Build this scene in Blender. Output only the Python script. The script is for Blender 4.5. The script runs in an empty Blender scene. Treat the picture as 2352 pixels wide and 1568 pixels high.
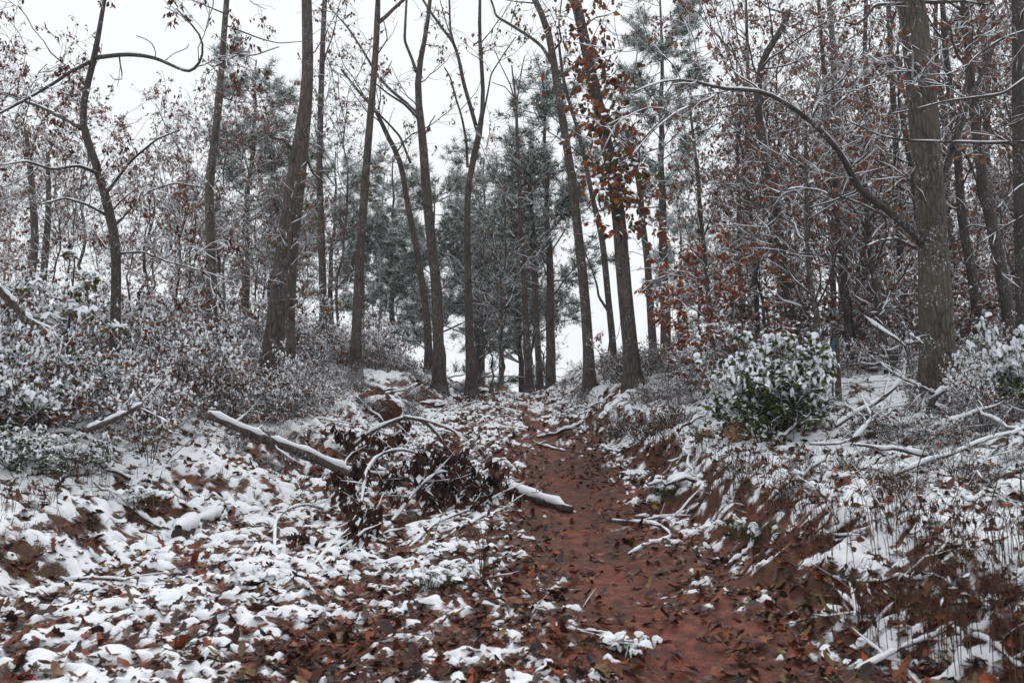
import bpy, math, numpy as np
from mathutils import Vector
rng = np.random.default_rng(7)
R = math.radians
sc = bpy.context.scene
COL = sc.collection

# ------------------------------------------------------------------ camera, sky, sun, exposure
CAM_H, PITCH, FPX, CU, CV = 1.40, R(8.0), 1829.3, 1176.0, 784.0   # FPX etc. for a 2352 px wide picture
cam = bpy.data.cameras.new("camera"); cam.lens = 28; cam.sensor_width = 36; cam.clip_end = 600; cam.clip_start = 0.05
cam.dof.use_dof = True; cam.dof.focus_distance = 15.0; cam.dof.aperture_fstop = 2.8
camo = bpy.data.objects.new("camera", cam); COL.objects.link(camo)
camo.location = (0, 0, CAM_H); camo.rotation_euler = (R(90) + PITCH, 0, 0)
sc.camera = camo

SUN_EL, SUN_ROT = R(55), R(200)
w = bpy.data.worlds.new("World"); sc.world = w; w.use_nodes = True
nt = w.node_tree; nt.nodes.clear()
out = nt.nodes.new("ShaderNodeOutputWorld")
sky = nt.nodes.new("ShaderNodeTexSky"); sky.sky_type = 'NISHITA'; sky.sun_disc = False
sky.sun_elevation = SUN_EL; sky.sun_rotation = SUN_ROT; sky.air_density = 1.0; sky.dust_density = 3.0; sky.ozone_density = 1.0
b1 = nt.nodes.new("ShaderNodeBackground"); b1.inputs[1].default_value = 0.06
b2 = nt.nodes.new("ShaderNodeBackground"); b2.inputs[0].default_value = (0.95, 0.975, 1.0, 1); b2.inputs[1].default_value = 0.92
mx = nt.nodes.new("ShaderNodeMixShader"); mx.inputs[0].default_value = 0.9      # nine tenths even cloud deck
nt.links.new(sky.outputs[0], b1.inputs[0]); nt.links.new(b1.outputs[0], mx.inputs[1])
nt.links.new(b2.outputs[0], mx.inputs[2]); nt.links.new(mx.outputs[0], out.inputs[0])
sun = bpy.data.lights.new("sun", 'SUN'); sun.energy = 1.15; sun.angle = R(25); sun.color = (1.0, 0.97, 0.93)
suno = bpy.data.objects.new("sun", sun); COL.objects.link(suno)
suno.rotation_euler = (R(35), 0, R(160)); suno.location = (0, 0, 30)
sc.view_settings.view_transform = 'Standard'; sc.view_settings.look = 'None'
sc.view_settings.exposure = 0.33; sc.view_settings.gamma = 1.0; sc.view_settings.use_curve_mapping = False
sc.cycles.max_bounces = 4; sc.cycles.diffuse_bounces = 3; sc.cycles.glossy_bounces = 2; sc.cycles.transmission_bounces = 3

# ------------------------------------------------------------------ noise, terrain, pixel -> point
def _hash(ix, iy, s):
    n = (ix.astype(np.int64) * 374761393 + iy.astype(np.int64) * 668265263 + s * 974634541) & 0xffffffff
    n = ((n ^ (n >> 13)) * 1274126177) & 0xffffffff
    n = (n ^ (n >> 16)) & 0xffff
    return n / 65535.0
def vnoise(x, y, s=0):
    x = np.asarray(x, float); y = np.asarray(y, float)
    ix = np.floor(x); iy = np.floor(y); fx = x - ix; fy = y - iy
    fx = fx * fx * (3 - 2 * fx); fy = fy * fy * (3 - 2 * fy)
    a = _hash(ix, iy, s); b = _hash(ix + 1, iy, s); c = _hash(ix, iy + 1, s); d = _hash(ix + 1, iy + 1, s)
    return (a * (1 - fx) + b * fx) * (1 - fy) + (c * (1 - fx) + d * fx) * fy * 1.0
def fbm(x, y, o=3, s=0):
    v = 0; a = 0.5
    for i in range(o):
        v = v + a * (vnoise(x * 2 ** i + 17.3 * i, y * 2 ** i - 9.1 * i, s + i) - 0.5); a *= 0.5
    return v
def sst(x, a, b):
    t = np.clip((x - a) / (b - a), 0, 1); return t * t * (3 - 2 * t)
ZY = [-20, -5, 0, 3, 5, 7.5, 10, 13, 16, 19, 22, 24, 26, 30, 40, 60, 170]
ZZ = [-1.2, -.35, -.05, .0, .12, .40, .78, 1.35, 2.0, 2.6, 3.08, 3.28, 3.35, 3.25, 2.9, 2.6, 3.0]
def xleft(y): return np.interp(y, [3, 6, 8, 11, 14, 18, 22, 26, 35], [-4.3, -3.9, -3.4, -2.9, -2.2, -1.6, -1.2, -1.3, -3])
def xright(y): return np.interp(y, [3, 5.3, 8, 10, 15, 20, 24, 35], [2.5, 2.1, 1.8, 1.65, 1.35, 1.2, 1.3, 3])
def xrut(y): return np.interp(y, [3, 5.5, 9, 13, 18, 24], [1.15, 1.0, .65, .7, .5, .4])
def xrut2(y): return np.interp(y, [3, 5.5, 9, 13, 18, 24], [-1.2, -1.2, -1.2, -1.0, -.9, -.8])
def height(x, y, fine=True):
    x = np.asarray(x, float); y = np.asarray(y, float)
    wob = fbm(x * .7, y * .7, 3, 40) * 1.1 + fbm(x * 2.5, y * 2.5, 2, 44) * .45
    z = np.interp(y, ZY, ZZ)
    dl = np.maximum(0, xleft(y) - x + wob); dr = np.maximum(0, x - xright(y) + wob)
    far = 1 - sst(y, 30, 60)
    z = z + far * (.26 * sst(dl, 0, 1.2) + .24 * np.minimum(dl, 4) + .12 * np.minimum(np.maximum(dl - 4, 0), 10))
    z = z + far * (.48 * sst(dr, 0, 1.0) + .11 * np.minimum(dr, 4) + .04 * np.minimum(dr, 20))
    off = np.clip((dl + dr) * .9, .25, 1)
    z = z + off * (.5 * fbm(x * .45, y * .45, 3, 3)) * np.clip(y / 14, .5, 1)
    z = z - .10 * np.exp(-((x - xrut(y)) / .42) ** 2) - .06 * np.exp(-((x - xrut2(y)) / .4) ** 2)
    if fine:
        z = z + (.10 * off + .015) * fbm(x * 3.1, y * 3.1, 3, 9) + .07 * fbm(x * 9, y * 10, 2, 15) + .05 * fbm(x * 5, y * 5, 3, 19) * np.exp(-((x - xrut(y)) / .8) ** 2)
    return z
def H(x, y): return float(height(np.array([x]), np.array([y]))[0])
CP, SP = math.cos(PITCH), math.sin(PITCH)
def ray(u, v):
    s = (CV - v) / FPX
    return np.array([(u - CU) / FPX, CP - s * SP, SP + s * CP])
def at(u, v, Y):
    d = ray(u, v); return np.array([0, 0, CAM_H]) + d * (Y / d[1])
_ts = np.concatenate([np.arange(2.5, 16, .04), np.arange(16, 70, .15)])
def gp(u, v):
    d = ray(u, v); d = d / d[1]
    z = CAM_H + d[2] * _ts; g = height(d[0] * _ts, _ts)
    k = np.argmax(z <= g)
    if not (z <= g).any(): k = np.argmin(z - g)
    return np.array([d[0] * _ts[k], _ts[k], g[k]])

# ------------------------------------------------------------------ mesh accumulation
class Acc:
    def __init__(s): s.V = []; s.F = {3: [], 4: []}; s.M = {3: [], 4: []}; s.C = []; s.n = 0
    def add(s, V, F, mat=0, col=(1, 1, 1)):
        V = np.asarray(V, float).reshape(-1, 3)
        if len(V) == 0: return
        F = np.asarray(F, np.int64); k = F.shape[1]
        s.V.append(V); s.F[k].append(F + s.n); s.M[k].append(np.broadcast_to(np.asarray(mat), (len(F),)).copy())
        c = np.asarray(col, float)
        s.C.append(np.broadcast_to(c, (len(V), 3)).copy() if c.ndim == 1 else c)
        s.n += len(V)
    def mesh(s, name, mats, smooth=True):
        me = bpy.data.meshes.new(name)
        if s.n == 0: return me
        V = np.concatenate(s.V); f3 = np.concatenate(s.F[3]) if s.F[3] else np.zeros((0, 3), int)
        f4 = np.concatenate(s.F[4]) if s.F[4] else np.zeros((0, 4), int)
        m = np.concatenate([np.concatenate(s.M[k]) if s.M[k] else np.zeros(0, int) for k in (3, 4)])
        loops = np.concatenate([f3.ravel(), f4.ravel()]).astype(np.int32)
        tot = np.concatenate([np.full(len(f3), 3), np.full(len(f4), 4)]).astype(np.int32)
        start = np.concatenate([[0], np.cumsum(tot)[:-1]]).astype(np.int32)
        me.vertices.add(len(V)); me.vertices.foreach_set("co", V.astype(np.float32).ravel())
        me.loops.add(len(loops)); me.loops.foreach_set("vertex_index", loops)
        me.polygons.add(len(tot)); me.polygons.foreach_set("loop_start", start); me.polygons.foreach_set("loop_total", tot)
        for q in mats: me.materials.append(q)
        me.polygons.foreach_set("material_index", m.astype(np.int32))
        me.polygons.foreach_set("use_smooth", np.full(len(tot), smooth))
        a = me.color_attributes.new("col", 'FLOAT_COLOR', 'POINT')
        C = np.concatenate(s.C); a.data.foreach_set("color", np.concatenate([C, np.ones((len(C), 1))], 1).astype(np.float32).ravel())
        me.update(calc_edges=True)
        return me
def link(name, data, parent=None, loc=(0, 0, 0), rot=(0, 0, 0), **props):
    o = bpy.data.objects.new(name, data); COL.objects.link(o)
    o.location = loc; o.rotation_euler = rot
    if parent: o.parent = parent
    for k, v in props.items():
        if v is not None: o[k] = v
    return o
def thing(name, label, cat, loc, rotz=0, group=None): return link(name, None, None, loc, (0, 0, rotz), label=label, category=cat, group=group)
def copy_tree(o, parent=None):
    c = o.copy(); COL.objects.link(c); c.parent = parent
    for ch in list(o.children): copy_tree(ch, c)
    return c

def nrm(v): return v / np.maximum(np.linalg.norm(v, axis=-1, keepdims=True), 1e-9)
def tubes(acc, P, Rr, sides=4, mat=0, col=(1, 1, 1), zs=1.0, cap=False):
    """P (B,k,3), Rr (B,k): one tapered tube for each polyline"""
    P = np.asarray(P, float); Rr = np.asarray(Rr, float)
    if len(P) == 0: return
    B, k, _ = P.shape
    T = np.empty_like(P); T[:, 1:-1] = P[:, 2:] - P[:, :-2]; T[:, 0] = P[:, 1] - P[:, 0]; T[:, -1] = P[:, -1] - P[:, -2]
    T = nrm(T); D = nrm(P[:, -1] - P[:, 0])
    ref = np.where(np.abs(D[:, 2:3]) > .8, np.array([[.1, 1., 0]]), np.array([[0, 0, 1.]]))[:, None, :]
    A = nrm(np.cross(T, np.broadcast_to(ref, T.shape))); Bn = np.cross(A, T)
    th = np.arange(sides) / sides * 2 * np.pi + .4
    ring = A[:, :, None, :] * np.cos(th)[None, None, :, None] + Bn[:, :, None, :] * np.sin(th)[None, None, :, None]
    if zs != 1: ring[..., 2] *= zs
    V = P[:, :, None, :] + ring * Rr[:, :, None, None]
    idx = np.arange(B * k * sides).reshape(B, k, sides); nx = np.roll(idx, -1, 2)
    F = np.stack([idx[:, :-1], nx[:, :-1], nx[:, 1:], idx[:, 1:]], -1).reshape(-1, 4)
    c = np.asarray(col, float)
    if c.ndim == 2: c = np.repeat(c, k * sides, 0)
    acc.add(V.reshape(-1, 3), F, mat, c)
    if cap:
        for b in range(B):
            for j in (0, k - 1):
                ctr = P[b, j] ; base = V[b, j]
                acc.add(np.concatenate([base, ctr[None]]), [[i, (i + 1) % sides, sides] if j else [(i + 1) % sides, i, sides] for i in range(sides)], mat, c if c.ndim == 1 else c[0])
def snow_on(acc, P, Rr, amt=.006, k0=.75, sides=4, cover=.85, mat=0):
    """ridge of snow along the upper side of every polyline that is not too steep, with gaps"""
    P = np.asarray(P, float); Rr = np.asarray(Rr, float)
    if len(P) == 0: return
    T = nrm(np.gradient(P, axis=1)); h = np.sqrt(np.clip(1 - T[..., 2] ** 2, 0, 1))
    keep = sst(h, .35, .75) * np.clip(cover + .45 * rng.standard_normal(h.shape), .0, 1.25)
    r = (k0 * Rr + amt) * keep
    r[:, -1] *= .3; r[:, 0] *= .5
    Q = P.copy(); Q[..., 2] += Rr * .72 + r * .25
    m = r.max(1) > .002
    tubes(acc, Q[m], r[m], sides, mat, (1, 1, 1), .8)

def grow(P, Rr, n, tr, L, ang, k=5, rr=.45, curl=.25, trop=.1, rmin=.0025, lf=None):
    """n children spread over the polylines P; returns their polylines and radii"""
    B, kk, _ = P.shape
    ln = np.linalg.norm(P[:, -1] - P[:, 0], axis=1) + 1e-6
    pi = rng.choice(B, n, p=ln / ln.sum()); t = tr[0] + (tr[1] - tr[0]) * rng.random(n)
    f = t * (kk - 1); i = np.minimum(f.astype(int), kk - 2); fr = (f - i)[:, None]
    S = P[pi, i] * (1 - fr) + P[pi, i + 1] * fr; r0 = (Rr[pi, i] * (1 - fr[:, 0]) + Rr[pi, i + 1] * fr[:, 0]) * rr
    T = nrm(P[pi, i + 1] - P[pi, i]); rv = rng.standard_normal((n, 3)); side = nrm(rv - T * (rv * T).sum(1, keepdims=True))
    a = np.radians(ang[0] + (ang[1] - ang[0]) * rng.random(n))[:, None]
    d = nrm(T * np.cos(a) + side * np.sin(a))
    Ls = L[0] + (L[1] - L[0]) * rng.random(n) ** 1.3
    if lf is not None: Ls = Ls * lf(t)
    r0 = np.minimum(r0, .011 * Ls + .001)
    Q = np.empty((n, k, 3)); Q[:, 0] = S
    for j in range(1, k):
        d = nrm(d + curl * rng.standard_normal((n, 3)) * .6 + np.array([0, 0, trop]))
        Q[:, j] = Q[:, j - 1] + d * (Ls / (k - 1))[:, None]
    rad = np.maximum(r0[:, None] * np.linspace(1, .3, k)[None], rmin)
    return Q, rad

def pal(cols, n, var=.25):
    cols = np.array(cols, float); c = cols[rng.integers(0, len(cols), n)]
    return c * (1 + var * (rng.random((n, 1)) * 2 - 1))
BROWN = [(.21, .085, .06), (.27, .115, .075), (.14, .058, .046), (.30, .17, .11), (.20, .10, .075), (.12, .06, .05)]
RUST = [(.40, .088, .03), (.32, .068, .03), (.44, .14, .04), (.24, .055, .03)]
DARKL = [(.05, .021, .016), (.065, .026, .02), (.035, .017, .015), (.09, .036, .025)]
GREEN = [(.045, .075, .02), (.03, .055, .018), (.07, .085, .02)]
OLIVE = [(.14, .125, .045), (.19, .135, .05), (.10, .095, .04), (.22, .12, .045)]
MIXW = BROWN * 2 + OLIVE + [(.22, .07, .05)]
def leaves(acc, P, n, size, cols, droop=.8, snow=.3, tmin=.3, wr=.42, mats=(0, 1), up=.006, cluster=1):
    """n diamond leaves (folded on the mid-rib) hung along the polylines P; some carry a cap of snow"""
    if n == 0 or len(P) == 0: return
    B, k, _ = P.shape
    m = max(1, n // cluster)
    pi = rng.integers(0, B, m); t = tmin + (1 - tmin) * rng.random(m)
    f = t * (k - 1); i = np.minimum(f.astype(int), k - 2); fr = (f - i)[:, None]
    S = P[pi, i] * (1 - fr) + P[pi, i + 1] * fr
    S = np.repeat(S, cluster, 0); n = len(S)
    if cluster > 1: S = S + rng.standard_normal((n, 3)) * size[0] * .35
    d = rng.standard_normal((n, 3)) * np.array([1, 1, .45]); d = nrm(d); d[:, 2] -= droop * (.5 + rng.random(n)); d = nrm(d)
    s = nrm(np.cross(d, nrm(rng.standard_normal((n, 3)))))
    L = (size[0] + (size[1] - size[0]) * rng.random(n))[:, None]; W = L * wr * (.7 + .6 * rng.random((n, 1)))
    nn = np.cross(s, d); up3 = np.where(nn[:, 2:3] < 0, -nn, nn)
    mid = S + d * L * .5 - up3 * L * .10
    V = np.stack([S, S + d * L * .42 + s * W, S + d * L, S + d * L * .42 - s * W, mid], 1)
    base = (np.arange(n) * 5)[:, None]
    F = np.concatenate([base + [0, 1, 4], base + [1, 2, 4], base + [2, 3, 4], base + [3, 0, 4]])
    acc.add(V.reshape(-1, 3), F, mats[0], np.repeat(pal(cols, n), 5, 0))
    if snow > 0:
        w = (rng.random(n) < snow * (1.25 - np.abs(d[:, 2])))
        if w.any():
            q = w.sum(); Vs = V[w].copy(); c = Vs.mean(1, keepdims=True)
            Vs = c + (Vs - c) * np.array([.95, .95, .8]); Vs[..., 2] += .3 * L[w][:, None, 0] * .12 + up; Vs[:, 4, 2] += L[w][:, 0] * .22
            base = (np.arange(q) * 5)[:, None]
            F = np.concatenate([base + [0, 1, 4], base + [1, 2, 4], base + [2, 3, 4], base + [3, 0, 4]])
            acc.add(Vs.reshape(-1, 3), F, mats[1])
def domes(acc, C, r, h, mat=0, sq=.35):
    """soft lumps of snow: C (n,3), r (n), h (n)"""
    n = len(C)
    if n == 0: return
    th = np.arange(7) / 7 * 2 * np.pi
    ax = 1 + sq * rng.standard_normal((n, 7)); ax = np.clip(ax, .35, 1.7)
    ring = np.stack([np.cos(th), np.sin(th), 0 * th], -1)[None] * ax[..., None] * r[:, None, None]
    low = C[:, None] + ring; low[..., 2] -= h[:, None] * (-.2 + 2.2 * rng.random((n, 7)) ** 2)
    mid = C[:, None] + ring * .72; mid[..., 2] += h[:, None] * (.15 + .7 * rng.random((n, 7)))
    top = C + np.array([0, 0, 1]) * h[:, None]
    V = np.concatenate([low, mid, top[:, None]], 1); b = (np.arange(n) * 15)[:, None, None]
    i = np.arange(7); j = (i + 1) % 7
    F = (b + np.stack([i, j, j + 7, i + 7], -1)[None]).reshape(-1, 4); G = (b + np.stack([i + 7, j + 7, 0 * i + 14], -1)[None]).reshape(-1, 3)
    n0 = acc.n; acc.add(V.reshape(-1, 3), F, mat)
    acc.F[3].append(G + n0); acc.M[3].append(np.full(len(G), mat))

# ------------------------------------------------------------------ materials
def newmat(name):
    m = bpy.data.materials.new(name); m.use_nodes = True; t = m.node_tree; t.nodes.clear()
    o = t.nodes.new("ShaderNodeOutputMaterial"); p = t.nodes.new("ShaderNodeBsdfPrincipled"); t.links.new(p.outputs[0], o.inputs[0])
    return m, t, p, o
def N(t, kind, **kw):
    n = t.nodes.new(kind)
    for k, v in kw.items():
        if k in n.inputs.keys(): n.inputs[k].default_value = v
        else: setattr(n, k, v)
    return n
def ramp(t, src, stops):
    r = t.nodes.new("ShaderNodeValToRGB"); e = r.color_ramp.elements
    while len(e) < len(stops): e.new(.5)
    for q, (p, c) in zip(e, stops): q.position = p; q.color = (*c, 1)
    t.links.new(src, r.inputs[0]); return r.outputs[0]
def mixc(t, f, a, b):
    m = t.nodes.new("ShaderNodeMix"); m.data_type = 'RGBA'
    for s, x in ((0, f), (6, a), (7, b)):
        if isinstance(x, (int, float)): m.inputs[s].default_value = x
        elif isinstance(x, tuple): m.inputs[s].default_value = (*x, 1)
        else: t.links.new(x, m.inputs[s])
    return m.outputs[2]
def math1(t, op, a, b=0.):
    m = t.nodes.new("ShaderNodeMath"); m.operation = op
    for s, x in ((0, a), (1, b)):
        if isinstance(x, (int, float)): m.inputs[s].default_value = x
        else: t.links.new(x, m.inputs[s])
    return m.outputs[0]
def noise(t, vec, scale, detail=3, rough=.55):
    n = N(t, "ShaderNodeTexNoise"); n.inputs["Scale"].default_value = scale; n.inputs["Detail"].default_value = detail; n.inputs["Roughness"].default_value = rough
    if vec is not None: t.links.new(vec, n.inputs["Vector"])
    return n.outputs["Fac"]
def bark(name, dark, light, ridge=26., bump=.9, moss=0., fleck=.0):
    m, t, p, o = newmat(name)
    tc = N(t, "ShaderNodeTexCoord"); mp = N(t, "ShaderNodeMapping"); mp.inputs["Scale"].default_value = (1, 1, .2)
    t.links.new(tc.outputs["Object"], mp.inputs["Vector"])
    a = noise(t, mp.outputs[0], ridge, 4, .6); b = noise(t, tc.outputs["Object"], 3., 3)
    vo = N(t, "ShaderNodeTexVoronoi", feature='DISTANCE_TO_EDGE'); vo.inputs["Scale"].default_value = ridge * .8
    t.links.new(mp.outputs[0], vo.inputs["Vector"])
    hgt = math1(t, 'ADD', math1(t, 'MULTIPLY', a, .6), math1(t, 'MINIMUM', math1(t, 'MULTIPLY', vo.outputs["Distance"], 1.6), .35))
    c = ramp(t, hgt, [(.25, dark), (.62, light)])
    c = mixc(t, math1(t, 'MULTIPLY', ramp(t, b, [(.45, (0, 0, 0)), (.65, (1, 1, 1))]), .45), c, tuple(x * 1.35 for x in light))
    if moss:
        g = noise(t, tc.outputs["Object"], 2.2, 4); c = mixc(t, math1(t, 'MULTIPLY', ramp(t, g, [(.5, (0, 0, 0)), (.62, (1, 1, 1))]), moss), c, (.055, .06, .025))
    if fleck:
        q = noise(t, tc.outputs["Object"], 30., 3, .7); q2 = noise(t, tc.outputs["Object"], 2.5, 2)
        sn = math1(t, 'MULTIPLY', ramp(t, q, [(.58, (0, 0, 0)), (.63, (1, 1, 1))]), ramp(t, q2, [(.48, (0, 0, 0)), (.6, (1, 1, 1))]))
        c = mixc(t, math1(t, 'MULTIPLY', sn, fleck), c, (.75, .78, .82))
    t.links.new(c, p.inputs["Base Color"]); p.inputs["Roughness"].default_value = .85
    bp = N(t, "ShaderNodeBump"); bp.inputs["Strength"].default_value = bump; bp.inputs["Distance"].default_value = .03
    t.links.new(hgt, bp.inputs["Height"]); t.links.new(bp.outputs[0], p.inputs["Normal"])
    return m
M = {}
M['bark'] = bark("bark_grey_brown", (.014, .011, .010), (.085, .066, .06), 26, 1.0, .25, .8)
M['bark_oak'] = bark("bark_oak_ridged", (.012, .009, .008), (.085, .066, .058), 20, 1.2, .12, .35)
M['bark_dark'] = bark("bark_dark_wet", (.010, .008, .008), (.055, .042, .040), 28, .9, .2, .5)
M['bark_pine'] = bark("bark_pine", (.018, .014, .012), (.09, .07, .063), 14, 1.0, .0, .3)
M['bark_moss'] = bark("bark_mossy", (.013, .010, .009), (.085, .068, .056), 26, 1.0, .3, .8)
def flat(name, col, rough=.85, attr=False, trans=0., nz=0.):
    m, t, p, o = newmat(name)
    if attr:
        a = N(t, "ShaderNodeAttribute", attribute_name="col"); c = a.outputs["Color"]
        tc = N(t, "ShaderNodeTexCoord"); q = noise(t, tc.outputs["Object"], 60., 2)
        c = mixc(t, math1(t, 'MULTIPLY', q, .6), c, mixc(t, .7, c, (.02, .012, .01)))
        t.links.new(c, p.inputs["Base Color"])
    else:
        p.inputs["Base Color"].default_value = (*col, 1); c = None
        if nz:
            tc = N(t, "ShaderNodeTexCoord"); q = noise(t, tc.outputs["Object"], nz, 4)
            c = mixc(t, ramp(t, q, [(.35, (0, 0, 0)), (.65, (1, 1, 1))]), tuple(x * .6 for x in col), tuple(x * 1.4 for x in col)); t.links.new(c, p.inputs["Base Color"])
    p.inputs["Roughness"].default_value = rough; p.inputs["Specular IOR Level"].default_value = .2
    if trans:
        tr = N(t, "ShaderNodeBsdfTranslucent"); ms = N(t, "ShaderNodeMixShader"); ms.inputs[0].default_value = trans
        if c is not None: t.links.new(c, tr.inputs[0])
        t.links.new(p.outputs[0], ms.inputs[1]); t.links.new(tr.outputs[0], ms.inputs[2]); t.links.new(ms.outputs[0], o.inputs[0])
    return m
M['leaf'] = flat("leaf_dead", None, .6, True, .3)
M['leaf_green'] = flat("leaf_green", None, .45, True, .25)
M['litter'] = flat("leaf_litter", None, .5, True, .0)
M['twig'] = flat("twig_bark", (.055, .042, .04), .9, nz=8.)
M['stalk'] = flat("dead_stalk", None, .9, True)
M['needle'] = flat("pine_needle", None, .6, True, .3)
M['wood'] = flat("cut_wood", (.34, .19, .11), .8, nz=40.)
M['wire'] = flat("fence_wire", (.08, .06, .05), .6)
M['post'] = flat("weathered_post", (.075, .062, .05), .9, nz=30.)
M['teal'] = flat("painted_metal_teal", (.03, .10, .12), .5)
M['orange'] = flat("orange_plastic", (.9, .09, .02), .5)
M['pink'] = flat("pink_tape", (.60, .14, .16), .5)
m, t, p, o = newmat("snow")
tc = N(t, "ShaderNodeTexCoord"); q = noise(t, tc.outputs["Object"], 55., 3, .6); q2 = noise(t, tc.outputs["Object"], 6., 3)
t.links.new(mixc(t, q2, (.70, .73, .78), (.83, .845, .87)), p.inputs["Base Color"]); p.inputs["Roughness"].default_value = .7
bp = N(t, "ShaderNodeBump"); bp.inputs["Strength"].default_value = .35; bp.inputs["Distance"].default_value = .012
t.links.new(q, bp.inputs["Height"]); t.links.new(bp.outputs[0], p.inputs["Normal"]); M['snow'] = m
m, t, p, o = newmat("red_clay_ground")
tc = N(t, "ShaderNodeTexCoord"); v = tc.outputs["Object"]
a = noise(t, v, 1.3, 4); b = noise(t, v, 9., 5, .65); c3 = noise(t, v, 45., 4, .7)
c = ramp(t, b, [(.3, (.05, .017, .012)), (.48, (.135, .037, .024)), (.66, (.28, .08, .048))])
c = mixc(t, ramp(t, a, [(.45, (0, 0, 0)), (.62, (1, 1, 1))]), c, mixc(t, .65, c, (.05, .026, .02)))
at1 = N(t, "ShaderNodeAttribute", attribute_name="col"); sp = N(t, "ShaderNodeSeparateColor"); t.links.new(at1.outputs["Color"], sp.inputs[0])
c = mixc(t, sp.outputs[0], mixc(t, ramp(t, b, [(.4, (0, 0, 0)), (.6, (1, 1, 1))]), (.04, .022, .017), (.085, .045, .03)), c)   # clay in the trail, forest duff beside it
c = mixc(t, math1(t, 'MULTIPLY', sp.outputs[1], ramp(t, b, [(.45, (0, 0, 0)), (.6, (1, 1, 1))])), c, (.045, .055, .018))       # moss on the bank faces
c = mixc(t, math1(t, 'MULTIPLY', c3, .5), c, mixc(t, .6, c, (.015, .01, .008)))
dn = noise(t, v, 70., 3, .7); df = math1(t, 'MULTIPLY', ramp(t, math1(t, 'ADD', dn, math1(t, 'MULTIPLY', sp.outputs[2], .35)), [(.62, (0, 0, 0)), (.78, (1, 1, 1))]), sp.outputs[2])
c = mixc(t, math1(t, 'MULTIPLY', df, .8), c, (.78, .8, .84))      # fine dusting at the ragged edge of the snow
t.links.new(c, p.inputs["Base Color"]); p.inputs["Roughness"].default_value = .62; p.inputs["Specular IOR Level"].default_value = .2
bp = N(t, "ShaderNodeBump"); bp.inputs["Strength"].default_value = .8; bp.inputs["Distance"].default_value = .03
t.links.new(math1(t, 'ADD', b, math1(t, 'MULTIPLY', c3, .5)), bp.inputs["Height"]); t.links.new(bp.outputs[0], p.inputs["Normal"]); M['clay'] = m

# ------------------------------------------------------------------ ground and snow
def axis(f0, f1, step, g, lo, hi):
    a = list(np.arange(f0, f1, step)); s = step
    while a[-1] < hi: s *= g; a.append(a[-1] + s)
    s = step; b = []; x = f0
    while x > lo: s *= g; x -= s; b.append(x)
    return np.array(b[::-1] + a)
def sheet_faces(nx, ny):
    i = np.arange(nx * ny).reshape(ny, nx)
    return np.stack([i[:-1, :-1], i[:-1, 1:], i[1:, 1:], i[1:, :-1]], -1).reshape(-1, 4)
def snow_depth(x, y):
    dl = xleft(y) - x; dr = x - xright(y); e = np.maximum(dl, dr)
    base = -.045 + .10 * sst(e, -.5, 1.0) + .17 * sst(y, 11, 18) * (1 - sst(e, .2, 1.4)) - .02 * sst(y, 8, 12) * (1 - sst(y, 15, 19))
    base = base + .06 * sst(-x, .2, 2.0) * (1 - sst(y, 8, 13))
    base = base - .50 * np.exp(-((x - xrut(y) - .1) / .8) ** 2) * (1 - .62 * sst(y, 11, 20)) - .14 * np.exp(-((x - xrut2(y)) / .5) ** 2)
    sl = np.hypot((height(x + .12, y, False) - height(x - .12, y, False)) / .24, (height(x, y + .12, False) - height(x, y - .12, False)) / .24)
    base = base - .22 * sst(sl, .6, .95) - .10 * sst(dl, -.6, .3) * (1 - sst(dl, .6, 2.2)) * sst(y, 10.5, 12.5)
    n = fbm(x * .9, y * .9, 2, 80) * .34 + fbm(x * 3.2, y * 4.2, 2, 84) * .55 + fbm(x * 10, y * 14, 3, 88) * 1.25
    return base + n
xs = axis(-3.6, 3.6, .035, 1.05, -160, 160); ys = axis(3.0, 9.0, .035, 1.045, -12, 230)
X, Y = np.meshgrid(xs, ys); X = X.ravel(); Y = Y.ravel(); Z = height(X, Y)
dl = xleft(Y) - X; dr = X - xright(Y)
clay = (1 - sst(np.maximum(dl, dr), .3, 1.6)) * np.clip(.75 + .9 * fbm(X * .8, Y * .8, 3, 60), 0, 1)
clay = np.maximum(clay, np.exp(-((X - xrut(Y)) / .55) ** 2)) * (1 - sst(Y, 26, 34))
slope = np.hypot((height(X + .1, Y, False) - height(X - .1, Y, False)) / .2, (height(X, Y + .1, False) - height(X, Y - .1, False)) / .2)
clay = np.maximum(clay, sst(slope, .55, .9) * .8)
moss = sst(slope, .4, .7) * np.clip(.5 + 2.5 * fbm(X * 1.7, Y * 1.7, 2, 71), 0, .7)
dust = sst(snow_depth(X, Y), -.22, .03)
A = Acc(); A.add(np.stack([X, Y, Z], 1), sheet_faces(len(xs), len(ys)), 0, np.stack([clay, moss, dust], 1))
ground = link("ground", A.mesh("ground", [M['clay']]), kind="structure", label="red clay trail and leaf littered banks rising to a wooded crest", category="ground")

xs = axis(-3.6, 3.6, .024, 1.03, -60, 60); ys = axis(3.3, 8.6, .020, 1.010, 1.0, 26); ys = np.concatenate([ys, ys[-1] + .2 * np.cumsum(1.06 ** np.arange(48))])
X, Y = np.meshgrid(xs, ys); sh = X.shape; X = X.ravel(); Y = Y.ravel()
md = snow_depth(X, Y); th = np.where(md > 0, .012 + .034 * np.tanh(md * 6), np.clip(md * .6, -.05, 0) - .0)
Zs = height(X, Y) + np.where(md > 0, .048 * np.tanh(md * 5), np.clip(md * .5, -.06, 0)) + .006
F = sheet_faces(sh[1], sh[0]); F = F[(md[F] > -.035).any(1)]
used, inv = np.unique(F, return_inverse=True)
A = Acc(); A.add(np.stack([X, Y, Zs], 1)[used], inv.reshape(-1, 4), 0)
link("snow", A.mesh("snow", [M['snow']]), kind="stuff", label="thin broken snow lying over leaf litter and both banks", category="snow")

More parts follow.
